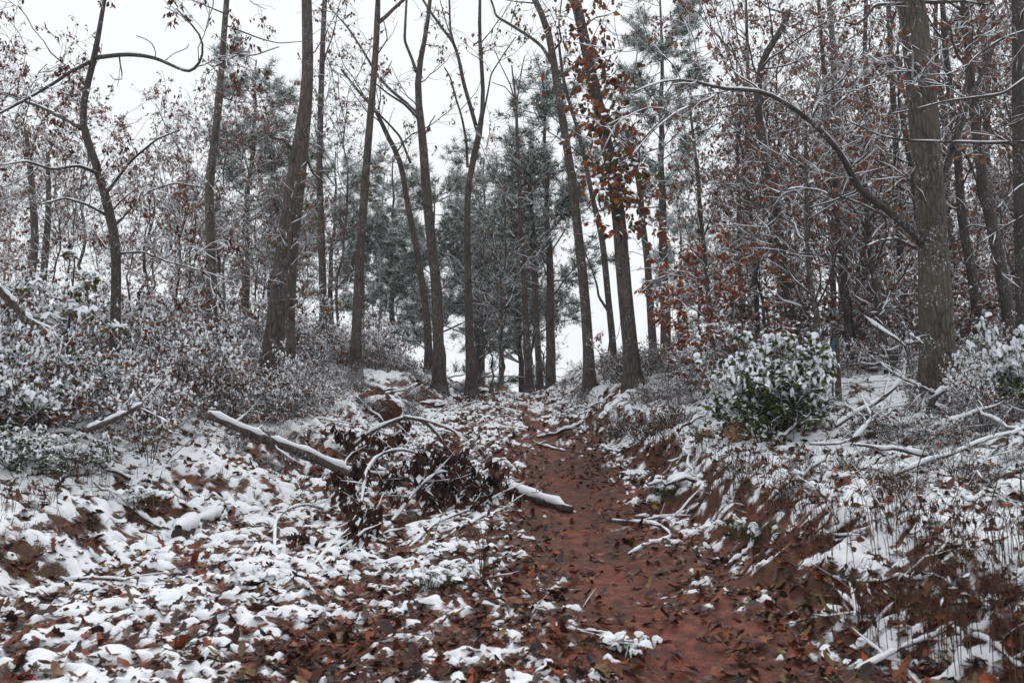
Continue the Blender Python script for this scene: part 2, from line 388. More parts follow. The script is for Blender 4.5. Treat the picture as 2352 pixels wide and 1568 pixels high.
# fallen leaves: the litter as one mass, the 300 largest in view as single leaves
def leaf_outline(lobes):
    pts = [(0, 0)]
    r = [(.10, .05), (.22, .22), (.30, .10), (.45, .30), (.54, .12), (.70, .27), (.78, .12), (.90, .15)] if lobes else [(.2, .16), (.5, .26), (.8, .14)]
    pts += r + [(1., 0)] + [(a, -b) for a, b in r[::-1]]
    return np.array(pts)
def leaf_mesh_np(lobes, curl, cup, seed):
    g = np.random.default_rng(seed); o2 = leaf_outline(lobes); c = np.array([[.5, 0.]])
    p2 = np.concatenate([o2 * (1 + .08 * g.standard_normal(o2.shape)), c]); n = len(o2)
    z = curl * (p2[:, 0] - .45) ** 2 + cup * np.abs(p2[:, 1]) ** 1.3 + .03 * g.standard_normal(len(p2))
    V = np.stack([p2[:, 0] - .5, p2[:, 1], z], 1)
    F = np.array([[i, (i + 1) % n, n] for i in range(n)])[:, ::-1]
    return V, F
LEAFV = [leaf_mesh_np(i % 3 != 0, [.5, -.4, .9, .2, -.7, .6][i], [.5, .7, -.3, .9, .4, -.5][i], i) for i in range(6)]
LITTER = [(.095, .026, .017), (.15, .040, .022), (.06, .02, .015), (.20, .055, .028), (.10, .036, .026), (.04, .017, .014), (.22, .08, .04), (.26, .065, .025), (.03, .02, .018), (.19, .12, .07), (.11, .08, .065), (.05, .03, .026), (.19, .12, .05)]
def place_leaves(acc, x, y, size, lift, tilt=.35, cols=LITTER, simple=False):
    n = len(x); z = height(x, y); var = rng.integers(0, 6, n); col = pal(cols, n, .35)
    yaw = rng.random(n) * 6.283; tx = tilt * rng.standard_normal(n); ty = tilt * rng.standard_normal(n)
    for q in range(6):
        m = var == q; V, F = LEAFV[q]
        if not m.any(): continue
        cy, sy = np.cos(yaw[m]), np.sin(yaw[m]); L = size[m][:, None]
        vx = V[None, :, 0] * L; vy = V[None, :, 1] * L; vz = V[None, :, 2] * L + vx * tx[m][:, None] + vy * ty[m][:, None]
        P = np.stack([x[m][:, None] + vx * cy[:, None] - vy * sy[:, None], y[m][:, None] + vx * sy[:, None] + vy * cy[:, None], z[m][:, None] + lift[m][:, None] + vz], -1)
        k = m.sum(); Fm = (np.arange(k)[:, None, None] * len(V) + F[None]).reshape(-1, 3)
        acc.add(P.reshape(-1, 3), Fm, 0, np.repeat(col[m], len(V), 0))
A = Acc()
n = 19000; y = 3.4 + 12.5 * rng.random(n) ** 1.7; u = -.75 + 1.5 * rng.random(n); x = u * y
kp = rng.random(n) > .8 * np.exp(-((x - xrut(y) - .1) / .65) ** 2); x, y = x[kp], y[kp]; n = len(x)
place_leaves(A, x, y, .04 + .085 * rng.random(n), .003 + .02 * rng.random(n), .2)
n = 5000; y = 3.4 + 8 * rng.random(n) ** 1.4; x = (-.75 + 1.5 * rng.random(n)) * y; kp = np.abs(x - xrut(y)) > .6 * rng.random(n); x, y = x[kp], y[kp]; n = len(x)       # leaves dropped on top of the snow
place_leaves(A, x, y, .06 + .07 * rng.random(n), .03 + .025 * rng.random(n), .5)
n = 11000; y = 11 + 14 * rng.random(n); x = xleft(y) - .8 + (xright(y) - xleft(y) + 1.6) * rng.random(n)
kp = rng.random(n) > .85 * np.exp(-((x - xrut(y)) / .6) ** 2); x, y = x[kp], y[kp]; n = len(x)
place_leaves(A, x, y, .05 + .08 * rng.random(n), .005 + .025 * rng.random(n), .3)
link("leaf_litter", A.mesh("leaf_litter", [M['litter']], False), kind="stuff", label="wet brown oak leaf litter matted over the red clay", category="leaf litter")
m, t, p, o = newmat("single_fallen_leaf")
oi = N(t, "ShaderNodeObjectInfo"); c = ramp(t, oi.outputs["Random"], [(0, (.09, .026, .017)), (.3, (.15, .042, .022)), (.55, (.06, .021, .016)), (.8, (.22, .07, .034)), (1, (.27, .075, .028))])
tc = N(t, "ShaderNodeTexCoord"); q = noise(t, tc.outputs["Object"], 5., 3); c = mixc(t, math1(t, 'MULTIPLY', q, .7), c, mixc(t, .6, c, (.03, .015, .012)))
t.links.new(c, p.inputs["Base Color"]); p.inputs["Roughness"].default_value = .5; p.inputs["Specular IOR Level"].default_value = .2; M['oneleaf'] = m
ONE = []
for q in range(6):
    A = Acc(); V, F = LEAFV[q]; A.add(V, F); ONE.append(A.mesh("fallen_leaf", [M['oneleaf']], False))
y = 3.9 + 4.0 * rng.random(300) ** 1.2; x = (-.62 + 1.24 * rng.random(300)) * y; z = height(x, y); md = snow_depth(x, y)
for i in range(300):
    o = link("fallen_leaf", ONE[i % 6], None, (x[i], y[i], z[i] + (.018 if md[i] < 0 else .045) + .01 * rng.random()), (.3 * rng.standard_normal(), .3 * rng.standard_normal(), 6.28 * rng.random()),
             label="curled lobed brown oak leaf lying loose on trail or snow", category="leaf", group="loose oak leaves on the trail")
    s = .08 + .07 * rng.random(); o.scale = (s, s, s)

# ------------------------------------------------------------------ trees traced along their trunks
def resample(P, W, k):
    P = np.asarray(P, float); s = np.concatenate([[0], np.cumsum(np.linalg.norm(np.diff(P, axis=0), axis=1))]); q = np.linspace(0, s[-1], k)
    # gentle smoothing of the traced corners
    out = np.stack([np.interp(q, s, P[:, i]) for i in range(3)], 1); wv = np.interp(q, s, W)
    sm = out.copy(); sm[1:-1] = .25 * out[:-2] + .5 * out[1:-1] + .25 * out[2:]
    return sm, wv
def trace(pts, Y, w0=None, w1=None, drift=0.):
    """pts: (u, v[, w]) in pixels; Y: depth; returns points and radii in metres"""
    n = len(pts); P = np.array([at(q[0], q[1], Y + drift * i / max(1, n - 1)) for i, q in enumerate(pts)])
    if len(pts[0]) > 2: wv = np.interp(range(n), [i for i, q in enumerate(pts) if len(q) > 2], [q[2] for q in pts if len(q) > 2])
    else: wv = np.linspace(w0, w1, n)
    return P, wv * .5 * Y / FPX
def ridged(acc, P, W, ns=72, nr=110):
    """trunk with real bark ridges: plates broken along their length"""
    Q, q = resample(P, W, nr); s0 = acc.n; tubes(acc, Q[None], q[None], ns)
    V = acc.V[-1].reshape(nr, ns, 3); th = np.arange(ns) / ns * 2 * np.pi; zz = np.concatenate([[0], np.cumsum(np.linalg.norm(np.diff(Q, axis=0), axis=1))])
    T, Zg = np.meshgrid(th, zz); sd = int(rng.integers(0, 99)); wr = fbm(np.cos(T) * 1.5 + 3, np.sin(T) * 1.5 + Zg * 1.2, 2, sd) * 2.2
    c = T / (2 * np.pi) * 22 + wr; rid = np.abs(((c + .5 * np.floor(Zg * 3.1 + wr)) % 1) - .5) * 2
    brk = vnoise(np.floor(c) * 3.7, Zg * 9, sd + 5); d = .05 * np.minimum(rid * 2.2, 1) * (.5 + .7 * brk) + .06 * fbm(np.cos(T) * 2 + 9, np.sin(T) * 2 + Zg * .9, 2, sd + 9)
    V[:] = Q[:, None] + (V - Q[:, None]) * (1 - .03 + d)[..., None]
def crown(root, base, P, Rr, spec):
    """branches, twigs, leaves and snow grown from a tree's limbs (polylines P, all with the same number of points)"""
    n1, n2, n3 = spec.get('n', (24, 90, 300)); L1, L2, L3 = spec.get('L', ((.9, 2.4), (.4, 1.1), (.2, .55)))
    tr = spec.get('t', (.35, 1.)); trop = spec.get('trop', .08)
    B1, R1 = grow(P, Rr, n1, tr, L1, (35, 75), 7, .4, .38, trop, .005)
    B2, R2 = grow(B1, R1, n2, (.2, 1), L2, (30, 70), 5, .5, .38, trop * .6, .0035)
    B3, R3 = grow(B2, R2, n3, (.2, 1), L3, (25, 65), 4, .6, .3, 0, spec.get('rmin', .003))
    A = Acc()
    tubes(A, B1, R1, 5); tubes(A, B2, R2, 4); tubes(A, B3, R3, 3)
    link("branches", A.mesh("branches", [M['twig']]), root, kind="stuff")
    A = Acc(); sa = spec.get('snow', .007)
    if sa:
        snow_on(A, P[:, :], Rr * .8, sa * 1.5, .6, 5, .8) if spec.get('limbsnow', True) else None
        snow_on(A, B1, R1, sa, .7, 4); snow_on(A, B2, R2, sa, .8, 4); snow_on(A, B3, R3, sa * .8, .8, 3)
        link("snow", A.mesh("snow", [M['snow']]), root, kind="stuff")
    nl = spec.get('leaves', 600)
    if nl:
        A = Acc(); leaves(A, B3, nl, spec.get('size', (.06, .11)), spec.get('cols', BROWN), spec.get('droop', 1.2), spec.get('lsnow', .3), .2, spec.get('wr', .3), (0, 1), .008, spec.get('cluster', 2))
        link("foliage", A.mesh("foliage", [M['leaf'], M['snow']], False), root, kind="stuff")
    return B1, B2, B3
def hero(name, label, cat, trunk, Y, limbs=(), mat='bark', spec=None, group=None, sides=12, flare=1.35, ext=4.0, k=18, lmat=None):
    """trunk: (u, v, w) from the top of the picture down to the base"""
    spec = spec or {}
    Y = gp(*trunk[-1][:2])[1] if Y is None else Y
    P, W = trace(trunk, Y)
    foot = P[-1].copy(); g = H(foot[0], Y); base = np.array([foot[0], Y, g])
    if trunk[0][1] <= 4 and ext:                      # goes on above the frame
        d = nrm(P[0] - P[2]); P = np.concatenate([[P[0] + d * ext + np.array([.3, 0, 0]) * rng.standard_normal(), P[0] + d * ext * .5], P]); W = np.concatenate([[W[0] * .35, W[0] * .75], W])
    if foot[2] > g + .05: P = np.concatenate([P, [[foot[0], Y, g - .12]]]); W = np.concatenate([W, [W[-1] * flare]])
    P, W = resample(P, W, k + 6); P = P[::-1]; W = W[::-1]
    W[0] *= 1.25; W[1] *= 1.08
    root = thing(name, label, cat, base, 0, group)
    P = P - base
    A = Acc()
    if sides >= 16: ridged(A, P, W)
    else: tubes(A, P[None], W[None], sides, cap=True)
    link("trunk", A.mesh("trunk", [M[mat]]), root)
    LP = [P]; LW = [W]
    for lm in limbs:
        pts, w0, w1 = lm[:3]; dr = lm[3] if len(lm) > 3 else rng.uniform(-1.2, 1.2)
        Q, q = trace(pts, Y, w0, w1, dr); Q, q = resample(Q, q, k + 6); Q = Q - base
        A = Acc(); tubes(A, Q[None], q[None], 8); lo = link("limb", A.mesh("limb", [M[lmat or mat]]), root)
        LP.append(Q); LW.append(q)
    B = crown(root, base, np.stack(LP), np.stack(LW), spec)
    return root, np.stack(LP), np.stack(LW), B, base

TALL = dict(n=(14, 48, 140), L=((.9, 2.6), (.5, 1.2), (.25, .6)), t=(.5, 1.), trop=.12, leaves=520, size=(.07, .13), cols=BROWN + OLIVE, lsnow=.15, snow=.005)
FEW = dict(TALL, n=(8, 24, 60), leaves=170)
# crooked beech-leaved oak on the bank opposite the fence
oakA = hero("oak_sapling", "crooked young oak with drooping brown leaves and one long arching snowy limb", "tree",
    [(241, 0, 8), (233, 34, 10), (224, 101, 12), (216, 138, 14), (202, 189, 14), (190, 240, 15), (184, 297, 17), (202, 327, 18), (219, 361, 19), (229, 408, 20), (241, 449, 20), (256, 499, 21), (264, 540, 22), (268, 600, 22), (266, 700, 22), (263, 860, 25)], 12.0,
    [([(219, 133), (243, 130), (287, 125), (331, 128), (361, 135), (398, 152), (432, 167), (449, 159), (467, 132), (466, 84), (439, 57), (405, 20)], 11, 3, -1.5),
     ([(467, 138), (491, 155), (547, 125), (584, 128), (641, 108)], 4, 2, -1.8),
     ([(206, 143), (189, 152), (162, 165), (128, 189), (94, 209), (57, 230), (20, 250), (-30, 275)], 9, 5, -1.0),
     ([(186, 296), (162, 280), (135, 267), (94, 246), (57, 233), (30, 219), (-20, 208)], 10, 6, 1.0),
     ([(262, 520), (300, 480), (340, 440), (400, 420), (460, 430)], 7, 3, 1.5),
     ([(228, 400), (180, 380), (120, 390), (60, 370), (0, 380)], 8, 3, -1.6),
     ([(268, 582), (330, 578), (380, 600), (450, 618), (520, 640)], 5, 2, .5),
     ([(240, 450), (300, 370), (360, 320), (410, 300)], 7, 3, -.8),
     ([(256, 500), (200, 470), (150, 455), (90, 470)], 7, 3, -.5)],
    'bark_dark', dict(n=(48, 140, 430), L=((.5, 1.3), (.3, .7), (.2, .4)), t=(.12, 1.), trop=-.02, leaves=3000, size=(.055, .095), cols=DARKL + BROWN + [(.10, .025, .02)], droop=1.6, lsnow=.35, snow=.0055, cluster=2, wr=.24), ext=2.0)
hero("mossy_tree", "slender lichen spotted tree with a kink halfway behind the crooked oak", "tree",
    [(521, 0, 13), (516, 51, 14), (511, 135, 15), (506, 216, 15), (499, 236, 20), (498, 287, 17), (493, 337, 18), (483, 381, 20), (479, 422, 21), (482, 506, 22), (485, 600, 22), (488, 720, 24)], 16.5,
    [([(522, 60), (600, 90), (640, 100), (700, 95)], 4, 1.5), ([(512, 30), (440, 0), (380, -30)], 4, 2)], 'bark_moss', dict(FEW, t=(.3, 1)))
hero("hollow_oak", "thick dark ridged oak with a hollow snow-edged base on the bank top", "tree",
    [(704, 0, 24), (707, 100, 26), (707, 200, 28), (697, 290, 34), (680, 405, 44), (668, 506, 48), (655, 600, 54), (648, 700, 60), (640, 800, 72)], 15.0,
    [([(672, 345), (650, 320), (630, 318)], 10, 5, -.3), ([(690, 330), (720, 400), (745, 420)], 8, 4, .4), ([(660, 560), (640, 640), (628, 720), (622, 800), (618, 900)], 22, 36, -.25)], 'bark_oak', dict(FEW, t=(.1, 1), L=((.6, 1.6), (.4, 1.), (.2, .5))), sides=16)
hero("thin_sapling", "pale thin sapling pressed against the hollow oak", "tree", [(668, 430, 5), (666, 540, 7), (662, 650, 8), (656, 810, 10)], 14.3, (), 'bark', dict(FEW, n=(8, 24, 60), leaves=60, L=((.4, 1.), (.2, .6), (.1, .3))))
hero("tall_tree", "straight grey tree rising just past the hollow oak", "tree", [(746, 0, 12), (741, 100, 13), (738, 200, 14), (735, 300, 15), (733, 400, 15), (737, 500, 16), (740, 600, 17), (745, 790, 20)], 20., (), 'bark', FEW)
hero("leaning_tree", "straight trunk leaning toward the trail and forking near its top", "tree",
    [(868, 0, 12), (867, 44, 15), (865, 84, 15), (862, 135, 15), (857, 202, 16), (850, 270, 17), (845, 337, 18), (840, 405, 19), (835, 472, 20), (831, 529, 20), (826, 620, 21), (820, 700, 22), (818, 800, 25)], 17.5,
    [([(867, 54), (885, 40), (905, 20), (932, -4), (980, -40)], 11, 6, .5), ([(864, 130), (890, 90), (880, 40)], 4, 2)], 'bark_oak', FEW)
hero("forked_oak", "tall oak forking high up with a long bent limb beside the trail", "tree",
    [(987, 0, 9), (983, 61, 11), (973, 111, 12), (956, 162, 15), (958, 189, 16), (961, 243, 17), (968, 287, 19), (973, 337, 20), (976, 405, 22), (983, 472, 23), (987, 529, 23), (1000, 620, 24), (1005, 722, 25), (1008, 823, 26), (1010, 882, 30)], 20.,
    [([(956, 165), (946, 135), (929, 94), (932, 34), (935, -20)], 9, 5), ([(964, 265), (929, 233), (895, 206), (868, 175), (828, 108), (797, 61), (760, 20)], 9, 4, 1.5), ([(967, 280), (930, 240), (890, 215), (860, 190)], 7, 3, -1.), ([(976, 310), (990, 280), (1000, 265)], 4, 2)], 'bark_oak', TALL)
hero("bent_tree", "slim bowed tree with paired strands leaning away behind the forked oak", "tree",
    [(784, 160, 5), (810, 195, 6), (845, 235, 8), (868, 253, 9), (879, 297, 11), (899, 327, 12), (919, 364, 13), (929, 422, 13), (936, 472, 14), (949, 529, 15), (960, 587, 15), (970, 654, 16), (980, 722, 17), (985, 810, 19)], 22.,
    [([(943, 375), (919, 314), (895, 287), (868, 260), (850, 250)], 6, 4), ([(868, 253), (875, 225), (872, 200), (900, 140)], 4, 2)], 'bark_oak', TALL)
hero("wishbone_tree", "slender tree splitting wishbone fashion into two high stems over the crest", "tree",
    [(1103, 0, 7), (1100, 67, 9), (1103, 118, 9), (1108, 169, 10), (1111, 219, 10), (1110, 263, 11), (1101, 304, 15), (1094, 351, 16), (1078, 388, 15), (1074, 422, 14), (1073, 506, 15), (1074, 621, 16), (1076, 688, 18), (1078, 789, 20), (1084, 880, 25)], 21.,
    [([(1099, 310), (1078, 236), (1064, 189), (1054, 135), (1042, 98), (1020, 71), (993, 34), (965, -10)], 11, 6, 1.), ([(1042, 98), (1034, 68), (1032, 0), (1034, -30)], 6, 4, .5), ([(1074, 385), (1071, 324), (1061, 270), (1044, 216), (1034, 175), (1020, 155)], 7, 3, -.8), ([(1110, 265), (1120, 215), (1128, 170), (1160, 120), (1185, 85)], 5, 2, -.5)], 'bark_oak', TALL)
hero("knobbed_tree", "slim dark trunk with a snow-capped burl low down on the crest", "tree",
    [(1175, 150, 3), (1186, 236, 6), (1187, 304, 8), (1192, 405, 9), (1196, 519, 11), (1204, 654, 13), (1208, 756, 15), (1211, 800, 17), (1212, 816, 22), (1213, 835, 17), (1216, 892, 20)], 23.,
    [([(1186, 240), (1170, 190), (1150, 150), (1130, 100)], 4, 1.5), ([(1187, 236), (1195, 180), (1205, 130)], 4, 1.5), ([(1186, 230), (1160, 200), (1130, 190)], 3, 1.5)], 'bark', dict(FEW, leaves=100, t=(.55, 1)))
hero("burl_neighbour_tree", "plain slim trunk between the burl trunk and the crest pine", "tree", [(1216, 420, 9), (1223, 519, 12), (1226, 620, 13), (1233, 756, 14), (1241, 892, 17)], 24.5, (), 'bark', dict(FEW, t=(.6, 1)))
hero("bowed_tree", "tall grey trunk with a long limb arcing over the sky gap", "tree",
    [(1226, 0, 15), (1256, 47, 16), (1267, 94, 17), (1270, 135, 18), (1278, 189, 18), (1287, 236, 18), (1294, 287, 19), (1304, 354, 20), (1314, 405, 20), (1321, 472, 21), (1327, 529, 22), (1334, 587, 22), (1341, 654, 23), (1346, 722, 24), (1351, 789, 25), (1354, 858, 28)], 18.5,
    [([(1264, 140), (1246, 108), (1216, 84), (1172, 57), (1138, 37), (1135, 20), (1120, -20)], 9, 5, .8), ([(1268, 120), (1290, 95), (1283, 60), (1290, 0)], 6, 3), ([(1230, 8), (1190, 5), (1160, 0)], 4, 2)], 'bark', FEW)
hero("slim_twin_tree", "slim stem crossing between the bowed trunk and the leaf clad trunk", "tree",
    [(1283, 94, 6), (1287, 135, 7), (1297, 202, 8), (1324, 287, 9), (1341, 354, 10), (1364, 472, 12), (1383, 540, 14), (1391, 620, 15), (1397, 688, 15), (1405, 756, 16), (1410, 823, 17), (1413, 880, 20)], 19.5,
    [([(1395, 712), (1375, 681), (1371, 654), (1358, 614), (1344, 580)], 7, 3, -.3)], 'bark', FEW)
vine = hero("leaf_clad_tree", "ridged trunk clothed in big rust and green leaves beside the trail", "tree",
    [(1321, 0, 24), (1338, 68, 25), (1351, 135, 26), (1365, 203, 27), (1381, 270, 28), (1395, 338, 29), (1408, 405, 30), (1419, 473, 31), (1424, 519, 32), (1430, 620, 33), (1440, 722, 34), (1447, 789, 35), (1456, 876, 40)], 15.5,
    [([(1340, 60), (1370, 40), (1400, 35)], 4, 2, -.5), ([(1385, 285), (1420, 250), (1450, 245)], 4, 2, -.5), ([(1400, 350), (1430, 320), (1455, 330)], 4, 2, -.5)], 'bark_oak', dict(FEW, leaves=0, n=(30, 80, 160), L=((.3, .9), (.2, .5), (.1, .3)), t=(.42, 1.)), sides=16)
hero("slanting_tree", "bare leaning stem behind the leaf clad trunk on the fence-side bank", "tree", [(1440, 300, 9), (1470, 430, 14), (1476, 519, 15), (1486, 587, 16), (1490, 640, 17), (1500, 800, 20)], 21., (), 'bark', FEW)
big = hero("furrowed_oak", "broad furrowed oak with moss and plastered snow beside the wire fence", "tree",
    [(2091, 0, 61), (2110, 135, 63), (2121, 270, 65), (2133, 405, 64), (2142, 529, 63), (2145, 610, 66), (2148, 688, 72), (2152, 789, 75), (2157, 893, 84)], 11.0,
    [([(2118, 560), (2110, 545), (2088, 526), (2067, 506), (2034, 479), (2000, 456), (1970, 435), (1959, 415), (1953, 388), (1926, 344), (1899, 314), (1862, 277), (1825, 250), (1791, 230), (1754, 206), (1710, 206), (1656, 206), (1635, 199), (1612, 189), (1560, 180), (1500, 190), (1450, 215)], 20, 2.2, -2.4),
     ([(1652, 209), (1635, 226), (1595, 240), (1550, 260), (1500, 300), (1440, 370)], 6, 2, -1.4), ([(1862, 277), (1882, 236), (1905, 209), (1939, 179), (1956, 155)], 6, 2.5, -.6),
     ([(2100, 570), (2060, 548), (2020, 553), (1990, 566)], 8, 4, -.4), ([(2165, 415), (2196, 320), (2209, 287), (2223, 236), (2250, 182), (2290, 90)], 15, 8, .6), ([(2190, 340), (2205, 250), (2223, 169), (2235, 60)], 8, 5, .4),
     ([(2085, 8), (2010, 12), (1985, 45), (1960, 58), (1940, 50)], 8, 4, -.5), ([(2115, 5), (2160, 6), (2210, 3), (2270, 12)], 9, 4, -.4), ([(2040, 500), (1980, 470), (1900, 440), (1830, 430), (1780, 445)], 6, 2, -1.6)],
    'bark_moss', dict(n=(40, 110, 300), L=((.4, 1.2), (.3, .7), (.15, .45)), t=(.25, 1.), trop=.0, leaves=240, size=(.07, .11), cols=BROWN, droop=1.4, lsnow=.4, snow=.0055, limbsnow=True), sides=20, ext=3, lmat='bark_dark')
hero("dogleg_tree", "dark trunk with a dogleg bend standing in the brown woods behind the fence", "tree",
    [(1810, 30, 14), (1804, 61, 15), (1770, 101, 16), (1747, 148, 17), (1740, 196, 17), (1742, 280, 18), (1762, 375, 20), (1777, 439, 21), (1787, 529, 22), (1797, 620, 23), (1811, 688, 23), (1820, 760, 26)], 17., (), 'bark_dark', dict(TALL, t=(.25, 1), cols=BROWN, lsnow=.3))
FS = dict(TALL, t=(.2, 1), cols=BROWN, lsnow=.3)
hero("spotted_stem", "snow-splotched slim stem rising just behind the fence post", "tree", [(1850, 300, 8), (1853, 519, 10), (1857, 620, 11), (1865, 671, 12), (1877, 722, 13), (1882, 789, 14), (1879, 845, 16)], 13.5, (), 'bark', FS)
hero("fence_row_stem", "brown-leaved stem standing behind the slack fence wires", "tree", [(1915, 350, 8), (1926, 536, 12), (1936, 620, 13), (1943, 688, 13), (1949, 790, 15)], 15.5, (), 'bark_dark', FS)
hero("curved_stem", "gently curved dark stem close behind the furrowed oak's long limb", "tree", [(1985, 400, 10), (1992, 500, 12), (2000, 587, 13), (2013, 671, 14), (2024, 756, 15), (2040, 830, 18)], 14.2, (), 'bark_dark', FS)
for i, (pp, Y, nm, lb) in enumerate([
    ([(2165, 0, 12), (2172, 135, 14), (2202, 371, 18), (2209, 529, 20), (2230, 604, 21), (2243, 700, 22), (2250, 800, 24)], 15.0, "woods_tree", "dark straight trunk first behind the furrowed oak in deep woods"),
    ([(2215, 0, 18), (2230, 200, 20), (2250, 371, 22), (2270, 490, 24), (2287, 553, 25), (2307, 654, 26), (2317, 720, 27), (2325, 820, 30)], 14.0, "woods_tree", "stout black trunk deeper in the woods past the furrowed oak"),
    ([(2340, 0, 30), (2342, 300, 32), (2350, 600, 34), (2356, 850, 38)], 12.5, "woods_tree", "broad shadowed trunk standing at the end of the fence woods"),
    ([(2040, 0, 11), (2050, 200, 13), (2062, 420, 14), (2070, 650, 16), (2075, 800, 18)], 18., "woods_tree", "slim trunk seen just before the furrowed oak's bark, brown leaves around"),
    ([(1990, 0, 9), (1985, 120, 10), (1995, 330, 12), (1985, 600, 14), (1990, 800, 16)], 21., "woods_tree", "thin wavering trunk among brown leaves behind the long limb"),
    ([(1880, 0, 9), (1895, 200, 10), (1905, 420, 12), (1915, 700, 14), (1915, 820, 16)], 23., "woods_tree", "thin upright trunk far behind the fence post in brown leaves"),
    ([(1690, 250, 7), (1695, 420, 8), (1700, 600, 10), (1705, 820, 12)], 20., "woods_tree", "slim pale trunk next to the rust leaved beech"),
    ([(1585, 250, 6), (1600, 380, 8), (1612, 520, 10), (1625, 660, 11), (1640, 820, 13)], 17., "woods_tree", "slim curving stem rising through the rust leaved beech"),
    ([(60, 300, 9), (75, 450, 14), (81, 553, 17), (67, 681, 18), (65, 760, 20)], 19., "woods_tree", "broad grey trunk in thickets far behind the crooked oak"),
    ([(110, 350, 8), (112, 480, 13), (105, 570, 15), (98, 660, 16), (96, 760, 18)], 20., "woods_tree", "leaning grey trunk paired with a broader one behind the crooked oak"),
    ]):
    hero(nm, lb, "tree", pp, Y, (), 'bark_dark' if i < 6 else 'bark', FS if i < 8 else dict(FEW, t=(.2, 1), L=((.4, 1.2), (.3, .8), (.2, .4))))

# a small tree just past the frame's edge whose snowy limbs reach in over the fence woods
hero("snowy_sapling", "snow-lined slender limbs reaching across the furrowed oak from a neighbouring sapling", "tree", [(2480, 0, 22), (2475, 300, 26), (2470, 600, 30), (2465, 900, 36)], 8.6,
    [([(2470, 335), (2352, 326), (2277, 329), (2192, 326), (2091, 324), (2024, 314), (1990, 297), (1940, 275)], 9, 3, .4), ([(2474, 120), (2352, 182), (2310, 216), (2243, 224), (2169, 233), (2108, 250), (2040, 263)], 9, 3, .6),
     ([(2478, 40), (2390, 60), (2300, 90), (2240, 130), (2190, 200)], 9, 3, .3), ([(2470, 480), (2380, 480), (2310, 520), (2250, 560)], 8, 3, .5), ([(2473, 400), (2400, 400), (2340, 430), (2290, 480)], 7, 3, .2)],
    'bark_dark', dict(n=(18, 60, 150), L=((.4, 1.0), (.25, .6), (.15, .4)), t=(.15, 1), trop=0, leaves=200, cols=BROWN, droop=1.4, snow=.0035, lsnow=.4), ext=1.5)

# big leaves on the leaf clad trunk, single leaves as parts
def hang_leaf(lobes, seed, mat):
    V, F = leaf_mesh_np(lobes, .35, .55, seed); V = V.copy(); V[:, 0] += .5
    A = Acc(); A.add(V, F, 0)
    S = V[-1:] * 0; o2 = V[:-1]; k = len(o2)               # a wet lump of snow near the stalk
    A.add(np.concatenate([o2[[0, 2, 4, k - 4, k - 2]] * np.array([.9, .8, 1]) + [0.02, 0, .02], [[.28, 0, .16]]]), [[0, 1, 5], [1, 2, 5], [2, 3, 5], [3, 4, 5], [4, 0, 5]], 1)
    return A.mesh("leaf", [mat, M['snow']], False)
def rmat(name, stops):
    m, t, p, o = newmat(name); oi = N(t, "ShaderNodeObjectInfo"); c = ramp(t, oi.outputs["Random"], stops)
    tc = N(t, "ShaderNodeTexCoord"); q = noise(t, tc.outputs["Object"], 4., 2); c = mixc(t, math1(t, 'MULTIPLY', q, .6), c, mixc(t, .5, c, (.05, .02, .015)))
    t.links.new(c, p.inputs["Base Color"]); p.inputs["Roughness"].default_value = .5
    tr = N(t, "ShaderNodeBsdfTranslucent"); ms = N(t, "ShaderNodeMixShader"); ms.inputs[0].default_value = .3; t.links.new(c, tr.inputs[0])
    t.links.new(p.outputs[0], ms.inputs[1]); t.links.new(tr.outputs[0], ms.inputs[2]); t.links.new(ms.outputs[0], o.inputs[0]); return m
RM_RUST = rmat("leaf_rust_green", [(0, (.20, .05, .025)), (.35, (.30, .08, .03)), (.6, (.14, .045, .028)), (.72, (.09, .10, .03)), (.86, (.20, .14, .03)), (1, (.32, .11, .03))])
RM_BEECH = rmat("leaf_beech_rust", [(0, (.50, .11, .035)), (.4, (.40, .08, .032)), (.75, (.55, .17, .05)), (1, (.45, .24, .05))])
RM_OAK = rmat("leaf_oak_wine", [(0, (.06, .02, .018)), (.4, (.13, .035, .025)), (.7, (.09, .03, .025)), (1, (.2, .06, .03))])
RM_GREEN = rmat("leaf_maple_olive", [(0, (.05, .07, .018)), (.5, (.09, .10, .02)), (.8, (.16, .12, .025)), (1, (.2, .10, .03))])
def single_leaves(parent, pts, size, mat, lobes=True, droop=(.7, 1.4)):
    ms = [hang_leaf(lobes, 20 + q, mat) for q in range(4)]
    for i, q in enumerate(pts):
        o = link("leaf", ms[i % 4], parent, tuple(q), (rng.normal(0, .4), rng.uniform(*droop), rng.random() * 6.28))
        s = rng.uniform(*size); o.scale = (s, s, s)
def sample_on(P, n, tmin=.3, jit=.05):
    B, k, _ = P.shape; pi = rng.integers(0, B, n); f = (tmin + (1 - tmin) * rng.random(n)) * (k - 1); i = np.minimum(f.astype(int), k - 2); fr = (f - i)[:, None]
    return P[pi, i] * (1 - fr) + P[pi, i + 1] * fr + rng.standard_normal((n, 3)) * jit
def vine_points(n):
    root, LP, LW, B, base = vine; trunk = LP[0]; out = []
    rows = np.array([c for c in [20, 90, 150, 170, 190, 250, 290, 300, 360, 380, 400, 410, 430, 450, 480, 520]])
    for i in range(n):
        v = rng.choice(rows) + rng.normal(0, 22); u = np.interp(v, [0, 135, 270, 405, 519], [1321, 1351, 1381, 1408, 1424]) + rng.normal(12, 42)
        out.append(at(u, max(-10, v), 15.5 - .25 + rng.normal(0, .35)) - base)
    return out
cr = link("crown", None, vine[0]); single_leaves(cr, vine_points(300), (.14, .24), RM_RUST)
